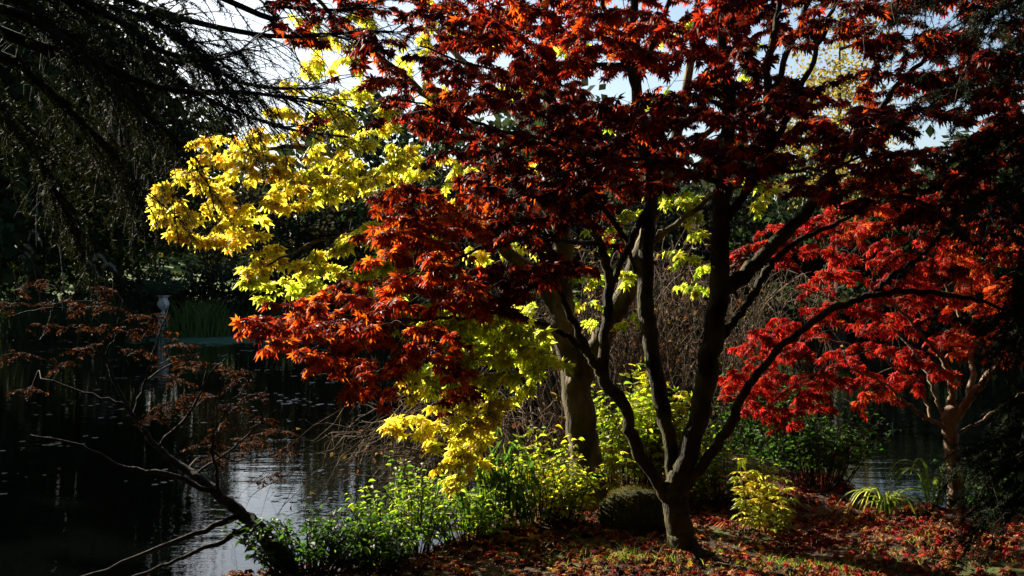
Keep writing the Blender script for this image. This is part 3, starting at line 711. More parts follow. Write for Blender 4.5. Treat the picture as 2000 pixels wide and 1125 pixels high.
# ------------------------------------------------------------------ bare thicket on the spit behind the yellow maple
def bare_bush(label, base, n, height, spread, lean, leaf_n, group="bare thicket bushes behind the yellow maple"):
    t = thing("bare_bush", label, "bush", base, group)
    b = Buf(); lv = Leaves()
    for _ in range(n):
        a = rng.uniform(0, 6.28); s = rng.random() ** .6 * spread
        p0 = np.array(base) + np.array((math.cos(a), math.sin(a), 0)) * .12 * rng.random()
        top = np.array(base) + np.array((math.cos(a) * s, math.sin(a) * s * .7, height * rng.uniform(.5, 1.05))) + np.array(lean) * rng.uniform(.3, 1.2)
        tip = top + np.array((math.cos(a) * s * .5, math.sin(a) * s * .4, -rng.uniform(.1, .9))) + np.array(lean) * .4
        m_ = p0 + (top - p0) * .5 + np.array((0, 0, .15)) + rng.normal(0, .08, 3)
        c = catmull([p0, m_, top, tip], 5); c[3:-1] += rng.normal(0, .03, (len(c) - 4, 3))
        twig(b, c, .009, .0022, 4)
        for _ in range(7):
            k = rng.integers(5, len(c)); d = unit(rng.normal(0, .7, 3) + unit(c[k] - c[k - 1]) + np.array((0, 0, -.35)))
            L_ = rng.uniform(.15, .5); q = c[k]
            t2 = catmull([q, q + d * L_ * .5 + rng.normal(0, .03, 3), q + d * L_ + np.array((0, 0, -.3 * L_))], 3)
            twig(b, t2, .0028, .001, 3)
            for _ in range(2):
                e = t2[rng.integers(2, len(t2))]; dd = unit(rng.normal(size=3) + d)
                twig(b, np.array([e, e + dd * .08 + rng.normal(0, .01, 3), e + dd * .16 + np.array((0, 0, -.04))]), .0014, .0006)
                if rng.random() < leaf_n: lv.add(e + dd * .1, unit(dd + np.array((0, 0, -.8))), rng.normal(size=3), rng.uniform(.03, .06), int(rng.integers(4)))
    part("stems", b, M_TWIG_PALE, t, kind="stuff")
    if lv.p: put_leaves(lv, LEAF_O, [(.26, .14, .05), (.32, .22, .06), (.18, .08, .03), (.36, .30, .06)], M_DRY, t, 0)
bare_bush("tangle of bare brown twigs arching over the water left of the yellow maple trunk", on_ground(1010, 9.2), 55, 1.4, 1.0, (-.75, -.2, 0), .25)
bare_bush("tangle of bare brown twigs seen between the yellow maple and the dark stems", on_ground(1240, 9.6), 55, 2.0, 1.0, (0, 0, 0), .3)
bare_bush("tall bare bush with dry leaves to the right of the thickest dark stem", on_ground(1430, 10.2), 48, 2.2, 1.0, (.2, 0, 0), .25)
bare_bush("low bare bush hanging to the water under the yellow leaves", on_ground(1040, 8.2), 30, .8, .8, (-.8, .2, -.2), .3)
bare_bush("bare thicket with high thin twigs behind the forked yellow maple", on_ground(1130, 10.4), 45, 2.5, 1.3, (-.5, 0, 0), .2)

# ------------------------------------------------------------------ leafy shrubs and plants on the bank
def shrub(name, label, base, rx, ry, h, n_stem, per, size, template, pal, mat, n_single, lean=(0, 0, 0), droop=.2, cat="shrub", up=.5):
    t = thing(name, label, cat, base); b = Buf(); lv = Leaves()
    for _ in range(n_stem):
        a = rng.uniform(0, 6.28); s = rng.random() ** .55
        tip = np.array(base) + np.array((math.cos(a) * rx * s, math.sin(a) * ry * s, h * (1.08 - .5 * s * s) * rng.uniform(.55, 1.1))) + np.array(lean)
        p0 = np.array(base) + np.array((math.cos(a) * rx * .35 * s, math.sin(a) * ry * .35 * s, -.05))
        m_ = (p0 + tip) / 2 + np.array((0, 0, .12 * h)) + rng.normal(0, .03, 3)
        c = catmull([p0, m_, tip], 5)
        twig(b, c, .005, .0015, 4)
        for f in np.linspace(.3, 1, per):
            g = f * (len(c) - 1); k = min(int(g), len(c) - 2); p = c[k] + (c[k + 1] - c[k]) * (g - k); tdir = unit(c[k + 1] - c[k])
            for sg in (-1, 1):
                an = rng.uniform(0, 6.28); sd = np.array((math.cos(an), math.sin(an), 0))
                ax = unit(sd + tdir * .4 + np.array((0, 0, -droop + rng.normal(0, .25))))
                lv.add(p + ax * size * .25, ax, np.array((0, 0, 1.)) + rng.normal(0, up, 3), size * rng.uniform(.6, 1.2) * (1.1 - .35 * f), int(rng.integers(len(pal))))
    part("stems", b, M_TWIG, t, kind="stuff")
    put_leaves(lv, template, pal, mat, t, n_single)
    return t
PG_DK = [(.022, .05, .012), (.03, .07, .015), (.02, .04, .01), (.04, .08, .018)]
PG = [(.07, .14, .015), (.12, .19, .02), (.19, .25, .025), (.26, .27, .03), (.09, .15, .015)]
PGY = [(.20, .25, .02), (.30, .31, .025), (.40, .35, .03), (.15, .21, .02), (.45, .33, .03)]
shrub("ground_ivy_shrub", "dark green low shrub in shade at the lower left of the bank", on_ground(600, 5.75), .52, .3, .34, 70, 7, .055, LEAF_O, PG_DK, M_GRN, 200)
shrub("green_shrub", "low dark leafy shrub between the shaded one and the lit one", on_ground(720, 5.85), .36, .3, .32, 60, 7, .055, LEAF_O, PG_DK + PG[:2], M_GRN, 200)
shrub("leafy_shrub", "sunlit green shrub with upright pointed shoots on the bank edge", on_ground(800, 6.2), 0.40, .3, .6, 48, 9, .055, LEAF_O, PG, M_GRN, 250)
shrub("bright_shrub", "bright green low shrub beside the patch of blue reflection", on_ground(915, 6.3), 0.36, .25, .36, 40, 7, .055, LEAF_O, PG, M_GRN, 200)
shrub("rhododendron", "shrub with long drooping glossy dark leaves near the yellow maple", on_ground(965, 6.55), .4, .3, .68, 20, 6, .16, LEAF_L, [(.03, .06, .015), (.04, .08, .018), (.08, .11, .02)], M_GRN, 200, droop=1.3)
shrub("golden_shrub", "yellow-green shrub glowing in the sun left of the yellow maple foot", on_ground(1055, 6.7), 0.46, .3, .56, 64, 8, .058, LEAF_O, PGY + PG[1:4], M_GRN, 250)
shrub("low_shrub", "small yellowing shrub covering the foot of the yellow maple", on_ground(1110, 6.75), .26, .2, .34, 40, 7, .05, LEAF_O, PGY, M_GRN, 150)
shrub("tall_green_shrub", "tall lit green shrub behind the mossy boulder", on_ground(1225, 7.7), .5, .35, .85, 80, 9, .085, LEAF_O, PGY[:4] + PG[1:4], M_GRN, 250)
shrub("broadleaf_shrub", "yellow-green broad-leaved shrub seen through the forked red maple stems", on_ground(1285, 8.0), .4, .3, .95, 60, 9, .09, LEAF_Y, PGY, M_GRN, 200)
shrub("dense_green_shrub", "dense green shrub just right of the red maple trunk", on_ground(1400, 7.5), .42, .3, .55, 80, 8, .055, LEAF_O, PG, M_GRN, 200)
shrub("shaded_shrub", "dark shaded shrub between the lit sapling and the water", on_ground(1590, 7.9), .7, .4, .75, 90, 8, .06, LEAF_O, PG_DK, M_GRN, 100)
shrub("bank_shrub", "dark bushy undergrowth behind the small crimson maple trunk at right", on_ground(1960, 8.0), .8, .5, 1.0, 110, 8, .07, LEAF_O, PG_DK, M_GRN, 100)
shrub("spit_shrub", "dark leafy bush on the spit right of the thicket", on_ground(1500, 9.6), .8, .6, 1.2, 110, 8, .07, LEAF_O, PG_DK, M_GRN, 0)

def sapling(label, base, h, n_stem, tiers, size, spread, pal):
    t = thing("sapling", label, "sapling", base, "young maples on the bank"); lv = Leaves()
    for s in range(n_stem):
        a = rng.uniform(0, 6.28); r = spread * rng.random() ** .5
        top = np.array(base) + np.array((math.cos(a) * r, math.sin(a) * r * .6, h * rng.uniform(.6, 1.0)))
        p0 = np.array(base) + np.array((math.cos(a) * r * .5, math.sin(a) * r * .3, -.05))
        c = catmull([p0, (p0 + top) / 2 + rng.normal(0, .015, 3), top], 6)
        b = Buf(); tube(b, c, np.linspace(.005, .0018, len(c)), 5); part("stem", b, M_TWIG, t)
        for f in np.linspace(.4, 1, tiers):
            p = c[min(int(f * (len(c) - 1)), len(c) - 1)]; a0 = rng.uniform(0, 6.28)
            for q in (0, math.pi):
                ax = unit(np.array((math.cos(a0 + q), math.sin(a0 + q), -.15 + rng.normal(0, .15))))
                lv.add(p + ax * size * .35, ax, np.array((0, 0, 1.)) + rng.normal(0, .25, 3), size * rng.uniform(.75, 1.15), int(rng.integers(len(pal))))
    put_leaves(lv, LEAF_Y, pal, M_YEL, t, 200)
PS = [(.34, .34, .03), (.42, .38, .04), (.26, .30, .03), (.50, .40, .05)]
sapling("sunlit yellow-green sapling with tiers of lobed leaves right of the red maple", on_ground(1460, 6.6), .5, 5, 6, .085, .16, PS)
sapling("shorter sapling with yellow lobed leaves closer to the shaded shrub", on_ground(1512, 6.7), .38, 5, 5, .075, .14, PS)
sapling("single upright seedling with paired yellow leaves above the rhododendron", on_ground(1035, 6.9), .62, 2, 6, .08, .05, PS)
sapling("thin seedling with pointed leaves right against the yellow maple trunk", on_ground(1185, 7.05), .8, 3, 8, .075, .12, PS)

def strap_plant(label, base, n, length, width, spread, droop, pal):
    t = thing("strap_leaf_plant", label, "plant", base, "strap-leaved plants by the water")
    for k in range(n):
        a = rng.uniform(0, 6.28); L_ = length * rng.uniform(.6, 1.1); sp = spread * rng.uniform(.4, 1.2); o3 = np.array((math.cos(a), math.sin(a) * .8, 0))
        pts = catmull([np.array(base) + o3 * .03 + np.array((0, 0, -.02)), np.array(base) + o3 * sp * .35 * L_ + np.array((0, 0, L_ * .5)), np.array(base) + o3 * sp * .8 * L_ + np.array((0, 0, L_ * (.66 - droop * .18))), np.array(base) + o3 * sp * 1.2 * L_ + np.array((0, 0, L_ * (.62 - droop * .62)))], 4)
        sd = np.array((-o3[1], o3[0], 0)); n_ = len(pts); w = width * np.sin(np.linspace(.35, math.pi, n_)) ** .7
        w[-1] = .001
        v = np.concatenate((pts - sd * w[:, None] + np.array((0, 0, .006)), pts, pts + sd * w[:, None] + np.array((0, 0, .006))))
        i = np.arange(n_ - 1)
        q = np.concatenate((np.stack((i, i + n_, i + n_ + 1, i + 1), 1), np.stack((i + n_, i + 2 * n_, i + 2 * n_ + 1, i + n_ + 1), 1)))
        b = Buf(); b.add(v, q, None, pal[k % len(pal)]); part("leaf", b, M_GRN, t)
strap_plant("low clump of arching striped strap leaves in the sun at right", on_ground(1730, 7.0), 44, .3, .011, .95, 1.0, [(.10, .14, .025), (.18, .21, .045), (.08, .12, .025), (.26, .27, .08)])
strap_plant("upright strap-leaved plant beside the small crimson maple trunk", on_ground(1822, 7.25), 10, .58, .016, .6, .5, [(.10, .15, .03), (.14, .19, .04)])

# ------------------------------------------------------------------ stones
def stone(name, label, base, sx, sy, sz, mat, seed, dip=.25):
    r2 = np.random.default_rng(seed); nu, nv = 40, 22; v = []
    ph = r2.uniform(0, 6.28, 8)
    for j in range(nv + 1):
        th = math.pi * j / nv
        for i in range(nu):
            a = 2 * math.pi * i / nu; d = np.array((math.sin(th) * math.cos(a), math.sin(th) * math.sin(a), math.cos(th)))
            r = 1 + .06 * math.sin(3 * d[0] + ph[0] + 2 * d[1]) + .05 * math.sin(5 * d[1] + ph[1] + 3 * d[2]) + .025 * math.sin(9 * d[2] + ph[2] + 7 * d[0]) + r2.normal(0, .006)
            e = np.sign(d) * np.abs(d) ** .85
            v.append(np.array(base) + e * r * np.array((sx, sy, sz)) + np.array((0, 0, sz * (1 - dip * 2))))
    q = [(j * nu + i, (j + 1) * nu + i, (j + 1) * nu + (i + 1) % nu, j * nu + (i + 1) % nu) for j in range(nv) for i in range(nu)]
    b = Buf(); b.add(v, q); return tag(part(name, b, mat), label, "boulder")
M_MOSS = bark_mat("mossy_stone", (.018, .019, .006), (.07, .07, .016), (.03, .03, .014), 55, 1.0)
big_stone = stone("boulder", "rounded mossy boulder between the yellow and red maple trunks", on_ground(1240, 6.75), .25, .2, .175, M_MOSS, 3)
def moss_on(o, n, ln):
    me = o.data; co = np.empty(len(me.vertices) * 3); me.vertices.foreach_get("co", co); co = co.reshape(-1, 3)
    no = np.empty(len(me.vertices) * 3); me.vertices.foreach_get("normal", no); no = no.reshape(-1, 3)
    i = rng.integers(0, len(co), n); p = co[i] + rng.normal(0, .006, (n, 3)); a = unit(no[i] + rng.normal(0, .5, (n, 3)) + np.array((0, 0, .3)))
    keep = no[i][:, 2] > -.2; p, a = p[keep], a[keep]; m = len(p)
    sd = unit(np.cross(a, rng.normal(size=(m, 3)))) * ln * .16
    b = Buf(); b.add(np.stack((p - sd, p + sd, p + a * ln * rng.uniform(.5, 1.3, (m, 1))), 1).reshape(-1, 3), None, np.arange(m * 3).reshape(-1, 3), np.repeat(np.array((.13, .14, .03)) * rng.uniform(.4, 1.4, (m, 1)), 3, 0))
    part("moss", b, M_DRY, o, kind="stuff", smooth=False)
def fallen_twig(label, pts, r, forks):
    t = thing("fallen_twig", label, "twig", pts[0], "twigs lying among the fallen leaves")
    c = catmull(pts, 5); b = Buf(); tube(b, c, np.linspace(r, r * .4, len(c)), 6, rough=.1); part("stem", b, M_TWIG_PALE, t)
    for k, d in forks:
        b = Buf(); q = c[k]; d = np.array(d); tube(b, catmull([q, q + d * .5 + np.array((0, 0, .008)), q + d], 4), np.linspace(r * .6, r * .25, 9), 5); part("side_shoot", b, M_TWIG_PALE, t)
def lie(px, d, up): g = on_ground(px, d); g[2] += up; return g
moss_on(big_stone, 9000, .013)
fallen_twig("pale forked twig lying just right of the red maple trunk shadow", [lie(1400, 5.7, .03), lie(1425, 5.66, .035), lie(1450, 5.62, .03)], .006, [(5, (.05, .08, .02)), (7, (.04, -.05, .01))])
fallen_twig("thin pale twig lying at the foot of the mossy boulder", [lie(1195, 6.5, .035), lie(1225, 6.48, .04), lie(1262, 6.5, .03)], .005, [(6, (.03, -.05, .02))])
fallen_twig("short twig on the leaves near the left end of the bank", [lie(905, 5.75, .03), lie(940, 5.7, .035), lie(972, 5.72, .03)], .005, [(5, (.03, .06, .015))])
stone("small_boulder", "small dark mottled stone among leaves beside the crimson maple at right", on_ground(1928, 7.2), .09, .08, .07, M_MOSS, 5)

# ------------------------------------------------------------------ leaf litter, grass
PAL_LIT = [(.24, .018, .012), (.34, .035, .02), (.30, .08, .02), (.34, .15, .05), (.22, .10, .045), (.08, .03, .018), (.40, .22, .09), (.15, .012, .012), (.42, .25, .05), (.05, .02, .012), (.28, .02, .025)]
lit = Leaves(); lit2 = Leaves()
n = 21000
X = rng.uniform(-1.9, 4.4, n); Y = rng.uniform(4.6, 8.6, n)
drift = .5 + .3 * np.sin(X * 2.1 + Y * 3.3) + .25 * np.sin(X * 4.7 - Y * 6.1 + 1) + .2 * np.sin(X * 9 + Y * 13)
ok = rng.random(n) < np.clip(drift + .15, .42, 1); X, Y = X[ok], Y[ok]
near = np.interp(X, NX, NY); Z = gh(X, Y)
for x, y, z in zip(X[Y < near - .1], Y[Y < near - .1], Z[Y < near - .1]):
    a = rng.uniform(0, 6.28); el = rng.normal(0, .35)
    right = .75 / (1 + math.exp(-(x - .8) * 2))
    k = int(rng.choice([0, 1, 2, 3, 4, 7, 10, 6])) if rng.random() < right else int(rng.choice([4, 5, 9, 3, 5, 9, 8, 2]))
    lit.add((x, y, z + rng.uniform(.006, .035)), (math.cos(a), math.sin(a), el), (rng.normal(0, .35), rng.normal(0, .35), 1), rng.uniform(.02, .056), k)
M_LIT = leaf_mat("fallen_leaf", .35, (1.6, 1.3, 1.0), .7, .1)
litter = bpy.data.objects.new("leaf_litter", None); COL.objects.link(litter)
litter["kind"] = "stuff"; litter["label"] = "red and brown fallen maple leaves covering the bank"; litter["category"] = "leaf litter"
put_leaves(lit, LEAF_J, PAL_LIT, M_LIT, litter, 300, name="fallen_leaf", rest="leaf_carpet", curls=(.4, 4.5))

gb = Buf()
def tufts(cx, cy, r, n, h):
    x = rng.normal(cx, r, n); y = rng.normal(cy, r * .7, n); z = gh(x, y)
    a = rng.uniform(0, 6.28, n); hh = h * rng.uniform(.4, 1.2, n)
    bs = np.stack((x, y, z), 1); sd = np.stack((np.cos(a), np.sin(a), 0 * a), 1) * .0022
    ln2 = np.stack((rng.normal(0, .5, n), rng.normal(0, .5, n), np.ones(n)), 1) * hh[:, None]
    mid = bs + ln2 * .55; tip = bs + ln2 * np.array((1.6, 1.6, .9))
    v = np.stack((bs - sd, bs + sd, mid - sd * .8, mid + sd * .8, tip), 1).reshape(-1, 3)
    k = np.arange(n)[:, None] * 5
    gb.add(v, None, np.concatenate((k + np.array((0, 1, 3)), k + np.array((0, 3, 2)), k + np.array((2, 3, 4)))), np.repeat(np.array((.10, .14, .02)) * rng.uniform(.5, 1.6, (n, 1)), 5, 0))
for cx, cy, r, n_, h in [(1.65, 5.85, .16, 500, .05), (1.9, 5.7, .2, 400, .04), (.7, 5.75, .12, 220, .07), (1.4, 6.15, .3, 250, .05), (2.5, 6.3, .3, 250, .05), (.35, 5.9, .3, 250, .06), (2.2, 5.8, .3, 260, .05), (3.0, 5.9, .3, 200, .05), (1.1, 5.7, .25, 260, .05)]:
    tufts(cx, cy, r, n_ // 2, h)
tag(part("grass", gb, M_GRN, kind="stuff", smooth=False), "thin green grass tufts poking through the fallen leaves", "grass")

# ------------------------------------------------------------------ things on the water: floating leaves, duckweed
fb = Buf(); nc = 110
cy_ = rng.uniform(9, 44, nc); cx_ = rng.uniform(-.55, .0, nc) * cy_; k = rng.integers(0, nc, 620); n = 620
Y = cy_[k] + rng.normal(0, .12, n) * (cy_[k] / 10); X = cx_[k] + rng.normal(0, .3, n) * (cy_[k] / 14)
near = np.interp(X, NX, NY); ok = (Y > near + .4); X, Y = X[ok], Y[ok]; n = len(X)
a = rng.uniform(0, 6.28, (n, 1)) + np.arange(6) / 6 * 6.283; r = (.012 + .0035 * Y * rng.random(n))[:, None] * rng.uniform(.7, 1.2, (n, 6)); r = np.minimum(r, .12)
v = np.stack((X[:, None] + np.cos(a) * r, Y[:, None] + np.sin(a) * r, np.full((n, 6), WATER_Z + .006)), -1).reshape(-1, 3)
k = np.arange(n)[:, None] * 6
fb.add(v, np.concatenate((k + np.array((0, 1, 2, 3)), k + np.array((0, 3, 4, 5)))), None, np.repeat(np.array((.22, .20, .14)) * rng.uniform(.4, 1.4, (n, 1)), 6, 0))
tag(part("floating_leaves", fb, leaf_mat("floating_leaf", .1, (1, 1, 1), .25, .6), kind="stuff"), "pale flecks of leaves floating on the dark pond", "floating leaves")
db = Buf(); n = 7000
X = rng.normal(-11.8, 1.5, n); Y = 43.8 + rng.normal(0, 1.9, n) + .5 * np.sin(X * 1.7) - .25 * (X + 12)
ok = (Y < 48.5); X, Y = X[ok], Y[ok]; n = len(X)
a = rng.uniform(0, 6.28, (n, 1)) + np.arange(4) / 4 * 6.283; r = rng.uniform(.04, .16, (n, 1))
v = np.stack((X[:, None] + np.cos(a) * r, Y[:, None] + np.sin(a) * r, np.full((n, 4), WATER_Z + .005) + rng.uniform(0, .004, (n, 1))), -1).reshape(-1, 3)
db.add(v, np.arange(n * 4).reshape(-1, 4), None, np.repeat(np.array((.06, .14, .09)) * rng.uniform(.6, 1.4, (n, 1)), 4, 0))
tag(part("duckweed", db, M_FAR, kind="stuff"), "green duckweed mat at the far edge of the pond", "duckweed")

# ------------------------------------------------------------------ far bank: urn, reeds, pampas, shrubs, trees
def lathe(buf, prof, c, sides=24, col=(.5, .5, .5)):
    a = np.arange(sides) / sides * 2 * np.pi
    v = np.concatenate([np.stack((c[0] + np.cos(a) * r, c[1] + np.sin(a) * r, np.full(sides, c[2] + z)), 1) for r, z in prof])
    i = np.arange(len(prof) - 1)[:, None] * sides; k = np.arange(sides)[None]; k2 = (k + 1) % sides
    buf.add(v, np.stack((i + k, i + k2, i + sides + k2, i + sides + k), -1).reshape(-1, 4), None, col)
M_STONE = bark_mat("pale_stone", (.42, .42, .42), (.62, .62, .6), None, 6, .3)
ud = 46.5
ub = np.array(((319 - 1000) / FPX * ud, ud, float(gh((319 - 1000) / FPX * ud, ud))))
ub[2] = max(ub[2], WATER_Z - .3)
urn = thing("garden_urn", "pale stone urn on a pedestal at the far edge of the pond", "urn", ub)
top = CAM_Z - (577 - 562.5) / FPX * ud - ub[2]
b = Buf(); bx_ = .24
lathe(b, [(.01, 0), (.34, 0), (.34, .12), (.25, .16), (.25, top - 1.02), (.33, top - .98), (.33, top - .9), (.01, top - .9)], ub, 4)
part("pedestal", b, M_STONE, urn, smooth=False)
b = Buf(); lathe(b, [(.2, top - .9), (.2, top - .84), (.09, top - .78), (.08, top - .68), (.17, top - .6), (.26, top - .48), (.27, top - .36), (.2, top - .2), (.2, top - .1), (.32, top - .02), (.33, top), (.28, top), (.2, top - .08), (.01, top - .09)], ub)
part("bowl", b, M_STONE, urn)
shrub("urn_plant", "wispy grey-green plant spilling over the top of the far urn", (ub[0], ub[1], ub[2] + top - .06), 1.3, .9, 1.1, 90, 8, .16, LEAF_L, [(.05, .09, .05), (.04, .07, .04)], M_FAR, 0, droop=.3, cat="plant")

def reeds(label, c, rx, ry, n, h, col, w=.02):
    t = thing("reed_bed", label, "reeds", c, "reeds along the far bank"); b = Buf()
    x = c[0] + rng.normal(0, rx * .5, n); y = c[1] + rng.normal(0, ry * .5, n); z = np.full(n, WATER_Z - .05)
    bs = np.stack((x, y, z), 1); hh = h * rng.uniform(.5, 1.1, n)[:, None]
    ln2 = np.stack((rng.normal(0, .18, n), rng.normal(0, .18, n), np.ones(n)), 1)
    sd = np.array((w, 0, 0)); mid = bs + ln2 * hh * .6; tip = bs + ln2 * hh * np.array((1.8, 1.8, 1))
    v = np.stack((bs - sd, bs + sd, mid - sd * .8, mid + sd * .8, tip), 1).reshape(-1, 3); k = np.arange(n)[:, None] * 5
    b.add(v, None, np.concatenate((k + np.array((0, 1, 3)), k + np.array((0, 3, 2)), k + np.array((2, 3, 4)))), np.repeat(np.array(col) * rng.uniform(.5, 1.5, (n, 1)), 5, 0))
    part("blades", b, M_FAR, t, kind="stuff", smooth=False)
def far_pt(px, d): 
    x = (px - 1000) / FPX * d
    return np.array((x, d, max(float(gh(x, d)), WATER_Z)))
reeds("green reeds standing in the water just right of the far urn", far_pt(385, 45.2), 1.3, 1.0, 420, 1.8, (.07, .10, .03))
reeds("darker reeds on the far bank below the yellow leaves", far_pt(520, 46.5), 3.0, 1.4, 420, 1.5, (.03, .042, .02))
reeds("short reeds at the waterline left of the far urn", far_pt(180, 46), 4.0, 1.2, 360, 1.0, (.025, .036, .016))

pam = thing("pampas_grass", "pampas grass with pale drooping plumes on the far left bank", "pampas grass", far_pt(120, 47))
b = Buf(); pb = Buf()
def plume(px, py, d, h, foot):
    tipp = P(px, py, d); f0 = P(foot, 600, d)
    c = catmull([f0, (f0 + tipp) / 2 + np.array((0, 0, .2)), tipp], 5); twig(b, c, .02, .012, 4)
    s = unit(np.array((rng.normal(0, .3), 0, 1.))); arc = catmull([tipp, tipp + np.array((.12, 0, h * .5)), tipp + np.array((.4, 0, h * .45)), tipp + np.array((.62, 0, -h * .15))], 5)
    pbu = Buf()
    needle_twig(pbu, arc, 420, .15, (.34, .33, .31)); part("plume", pbu, M_FAR, pam, smooth=False)
for px, py, h, ft in [(15, 480, .9, 40), (22, 500, .8, 60), (55, 472, .9, 80), (38, 490, .5, 60), (36, 505, .5, 60), (163, 533, .9, 190), (182, 512, .6, 200), (200, 525, .4, 210)]:
    plume(px, py, 46.5, h, ft)
part("stalks", b, M_TWIG_PALE, pam, kind="stuff")
shb = Buf()
reeds("dark tuft of pampas leaves under the pale plumes", far_pt(110, 47.2), 4.0, 1.5, 1200, 2.0, (.04, .06, .03), .015)

def clump_crown(parent, centre, rad, n_clump, per, size, pal, shape="ball", name="crown", mat=None, spreadf=.22):
    c = np.array(centre); rad = np.array(rad); pts = []; cols = []
    for _ in range(n_clump):
        q = unit(rng.normal(size=3)) * rng.random() ** .38
        if shape == "cone":
            f = rng.random() ** .8; a = rng.uniform(0, 6.28); rr = (1 - f) * rng.uniform(.45, 1.05) + .04
            q = np.array((math.cos(a) * rr, math.sin(a) * rr, f * 2 - 1))
        cc = c + q * rad
        k = pal[rng.integers(len(pal))]
        sp = spreadf * rad.mean() * np.array((1, 1, .55 if shape != "weep" else 1.5))
        p = cc + rng.normal(size=(per, 3)) * sp * rng.uniform(.5, 1.1)
        pts.append(p); cols.append(np.array(k) * rng.uniform(.6, 1.4, (per, 1)))
    p = np.concatenate(pts); col = np.concatenate(cols); m = len(p)
    a = unit(rng.normal(size=(m, 3)) + np.array((0, 0, -.5))); s = unit(np.cross(a, rng.normal(size=(m, 3))))
    L_ = size * rng.uniform(.5, 1.3, (m, 1))
    v = np.stack((p, p - s * L_ * .32 + a * L_ * .5, p + a * L_, p + s * L_ * .32 + a * L_ * .5), 1).reshape(-1, 3)
    b = Buf(); b.add(v, np.arange(m * 4).reshape(-1, 4), None, np.repeat(col, 4, 0))
    return part(name, b, mat or M_FAR, parent, kind="stuff", smooth=False)

def far_tree(name, label, px, d, top_py, width_px, pal, shape="ball", n_clump=70, per=60, size=.28, crown_from=.25, group="trees across the pond", stems=1, mat=None):
    base = far_pt(px, d); h = CAM_Z - (top_py - 562.5) / FPX * d - base[2]; w = width_px / FPX * d * .5
    t = thing(name, label, "tree", base, group)
    b = Buf()
    for k in range(stems):
        off = np.array((rng.normal(0, .25 * w), rng.normal(0, .2 * w), 0)) if stems > 1 else np.zeros(3)
        c = catmull([base + np.array((0, 0, -.3)), base + off * .4 + np.array((0, 0, h * .35)), base + off + np.array((0, 0, h * .9))], 6)
        tube(b, c, np.linspace(.022 * h / stems ** .5, .012, len(c)), 8, rough=.05)
        for _ in range(10):
            i = rng.integers(4, len(c)); a = rng.uniform(0, 6.28); L_ = w * rng.uniform(.4, .95)
            e = c[i] + np.array((math.cos(a) * L_, math.sin(a) * L_, rng.uniform(-.05, .5) * L_))
            tube(b, catmull([c[i], (c[i] + e) / 2 + np.array((0, 0, .08 * L_)), e], 4), np.linspace(.006 * h, .008, 9), 5, cap=False)
    part("trunk", b, M_BARK_DK, t)
    cz = base[2] + h * (crown_from + (1 - crown_from) / 2)
    clump_crown(t, (base[0], base[1], cz), (w, w, h * (1 - crown_from) / 2), n_clump, per, size, pal, shape, mat=mat)
F_DK = [(.02, .035, .015), (.03, .045, .018), (.015, .025, .012)]
F_OL = [(.03, .036, .01), (.05, .05, .013), (.02, .026, .01), (.065, .058, .016)]
F_BR = [(.04, .03, .02), (.06, .04, .022), (.03, .028, .02), (.05, .045, .025)]
F_GO = [(.30, .22, .05), (.36, .28, .06), (.24, .17, .04)]
far_tree("weeping_conifer", "tall olive-green drooping conifer behind the fir boughs at far left", 70, 52, -220, 420, F_DK + F_OL, "weep", 190, 110, .42, .12)
far_tree("weeping_conifer", "drooping olive conifer between the far left one and the open sky", 230, 55, 70, 300, F_OL + F_DK, "weep", 160, 100, .42, .14)
far_tree("dark_tree", "dark bushy tree at the far left edge above the pampas plumes", -60, 50, 150, 420, F_DK, "ball", 90, 70, .34, .05)
far_tree("dark_tree", "low dark tree on the bank right behind the pampas plumes", 150, 53, 330, 330, F_DK + F_OL[:1], "ball", 90, 60, .34, .05)
far_tree("bare_tree", "dark many-stemmed bare tree rising behind the far urn", 415, 56, 340, 250, F_BR, "ball", 60, 30, .3, .3, stems=6)
far_tree("cypress", "grey-green conical tree standing under the gap of white sky", 425, 62, 235, 90, F_DK, "cone", 60, 60, .34, .03)
far_tree("bare_tree", "brown thinly-leaved tree behind the yellow leaves, just right of the sky gap", 585, 58, 330, 260, F_BR + F_DK[:1], "ball", 90, 60, .32, .08)
for k, (px, d, ty, w) in enumerate([(720, 54, 370, 300), (850, 58, 300, 320), (1010, 55, 330, 320), (1170, 56, 310, 330), (1330, 52, 320, 330), (1500, 50, 330, 330)]):
    far_tree("wood_edge_tree", ["dark brown tree across the water behind the lowest yellow spray", "dark tree across the pond behind the red sprays at centre left", "dark tree across the pond left of the yellow maple trunk",
             "dark tree across the pond glimpsed between the yellow maple fork", "dark tree across the pond seen between the two thick red maple stems", "dark tree across the pond right of the thickest red maple stem"][k], px, d, ty, w, F_BR + F_DK, "ball", 100, 60, .36, .02)
far_tree("golden_tree", "golden-leaved tree shining far off through the upper right of the red crown", 1640, 42, -40, 240, F_GO, "ball", 90, 60, .2, .3)
for k, (px, d, ty, w) in enumerate([(1640, 46, 380, 300), (1780, 44, 330, 320), (1930, 42, 310, 320)]):
    far_tree("wood_edge_tree", ["dark tree across the pond below the golden tree", "dark tree across the pond behind the crimson maple crown", "dark tree across the pond at the right edge behind the evergreen"][k], px, d, ty, w, F_DK, "ball", 100, 60, .34, .02)
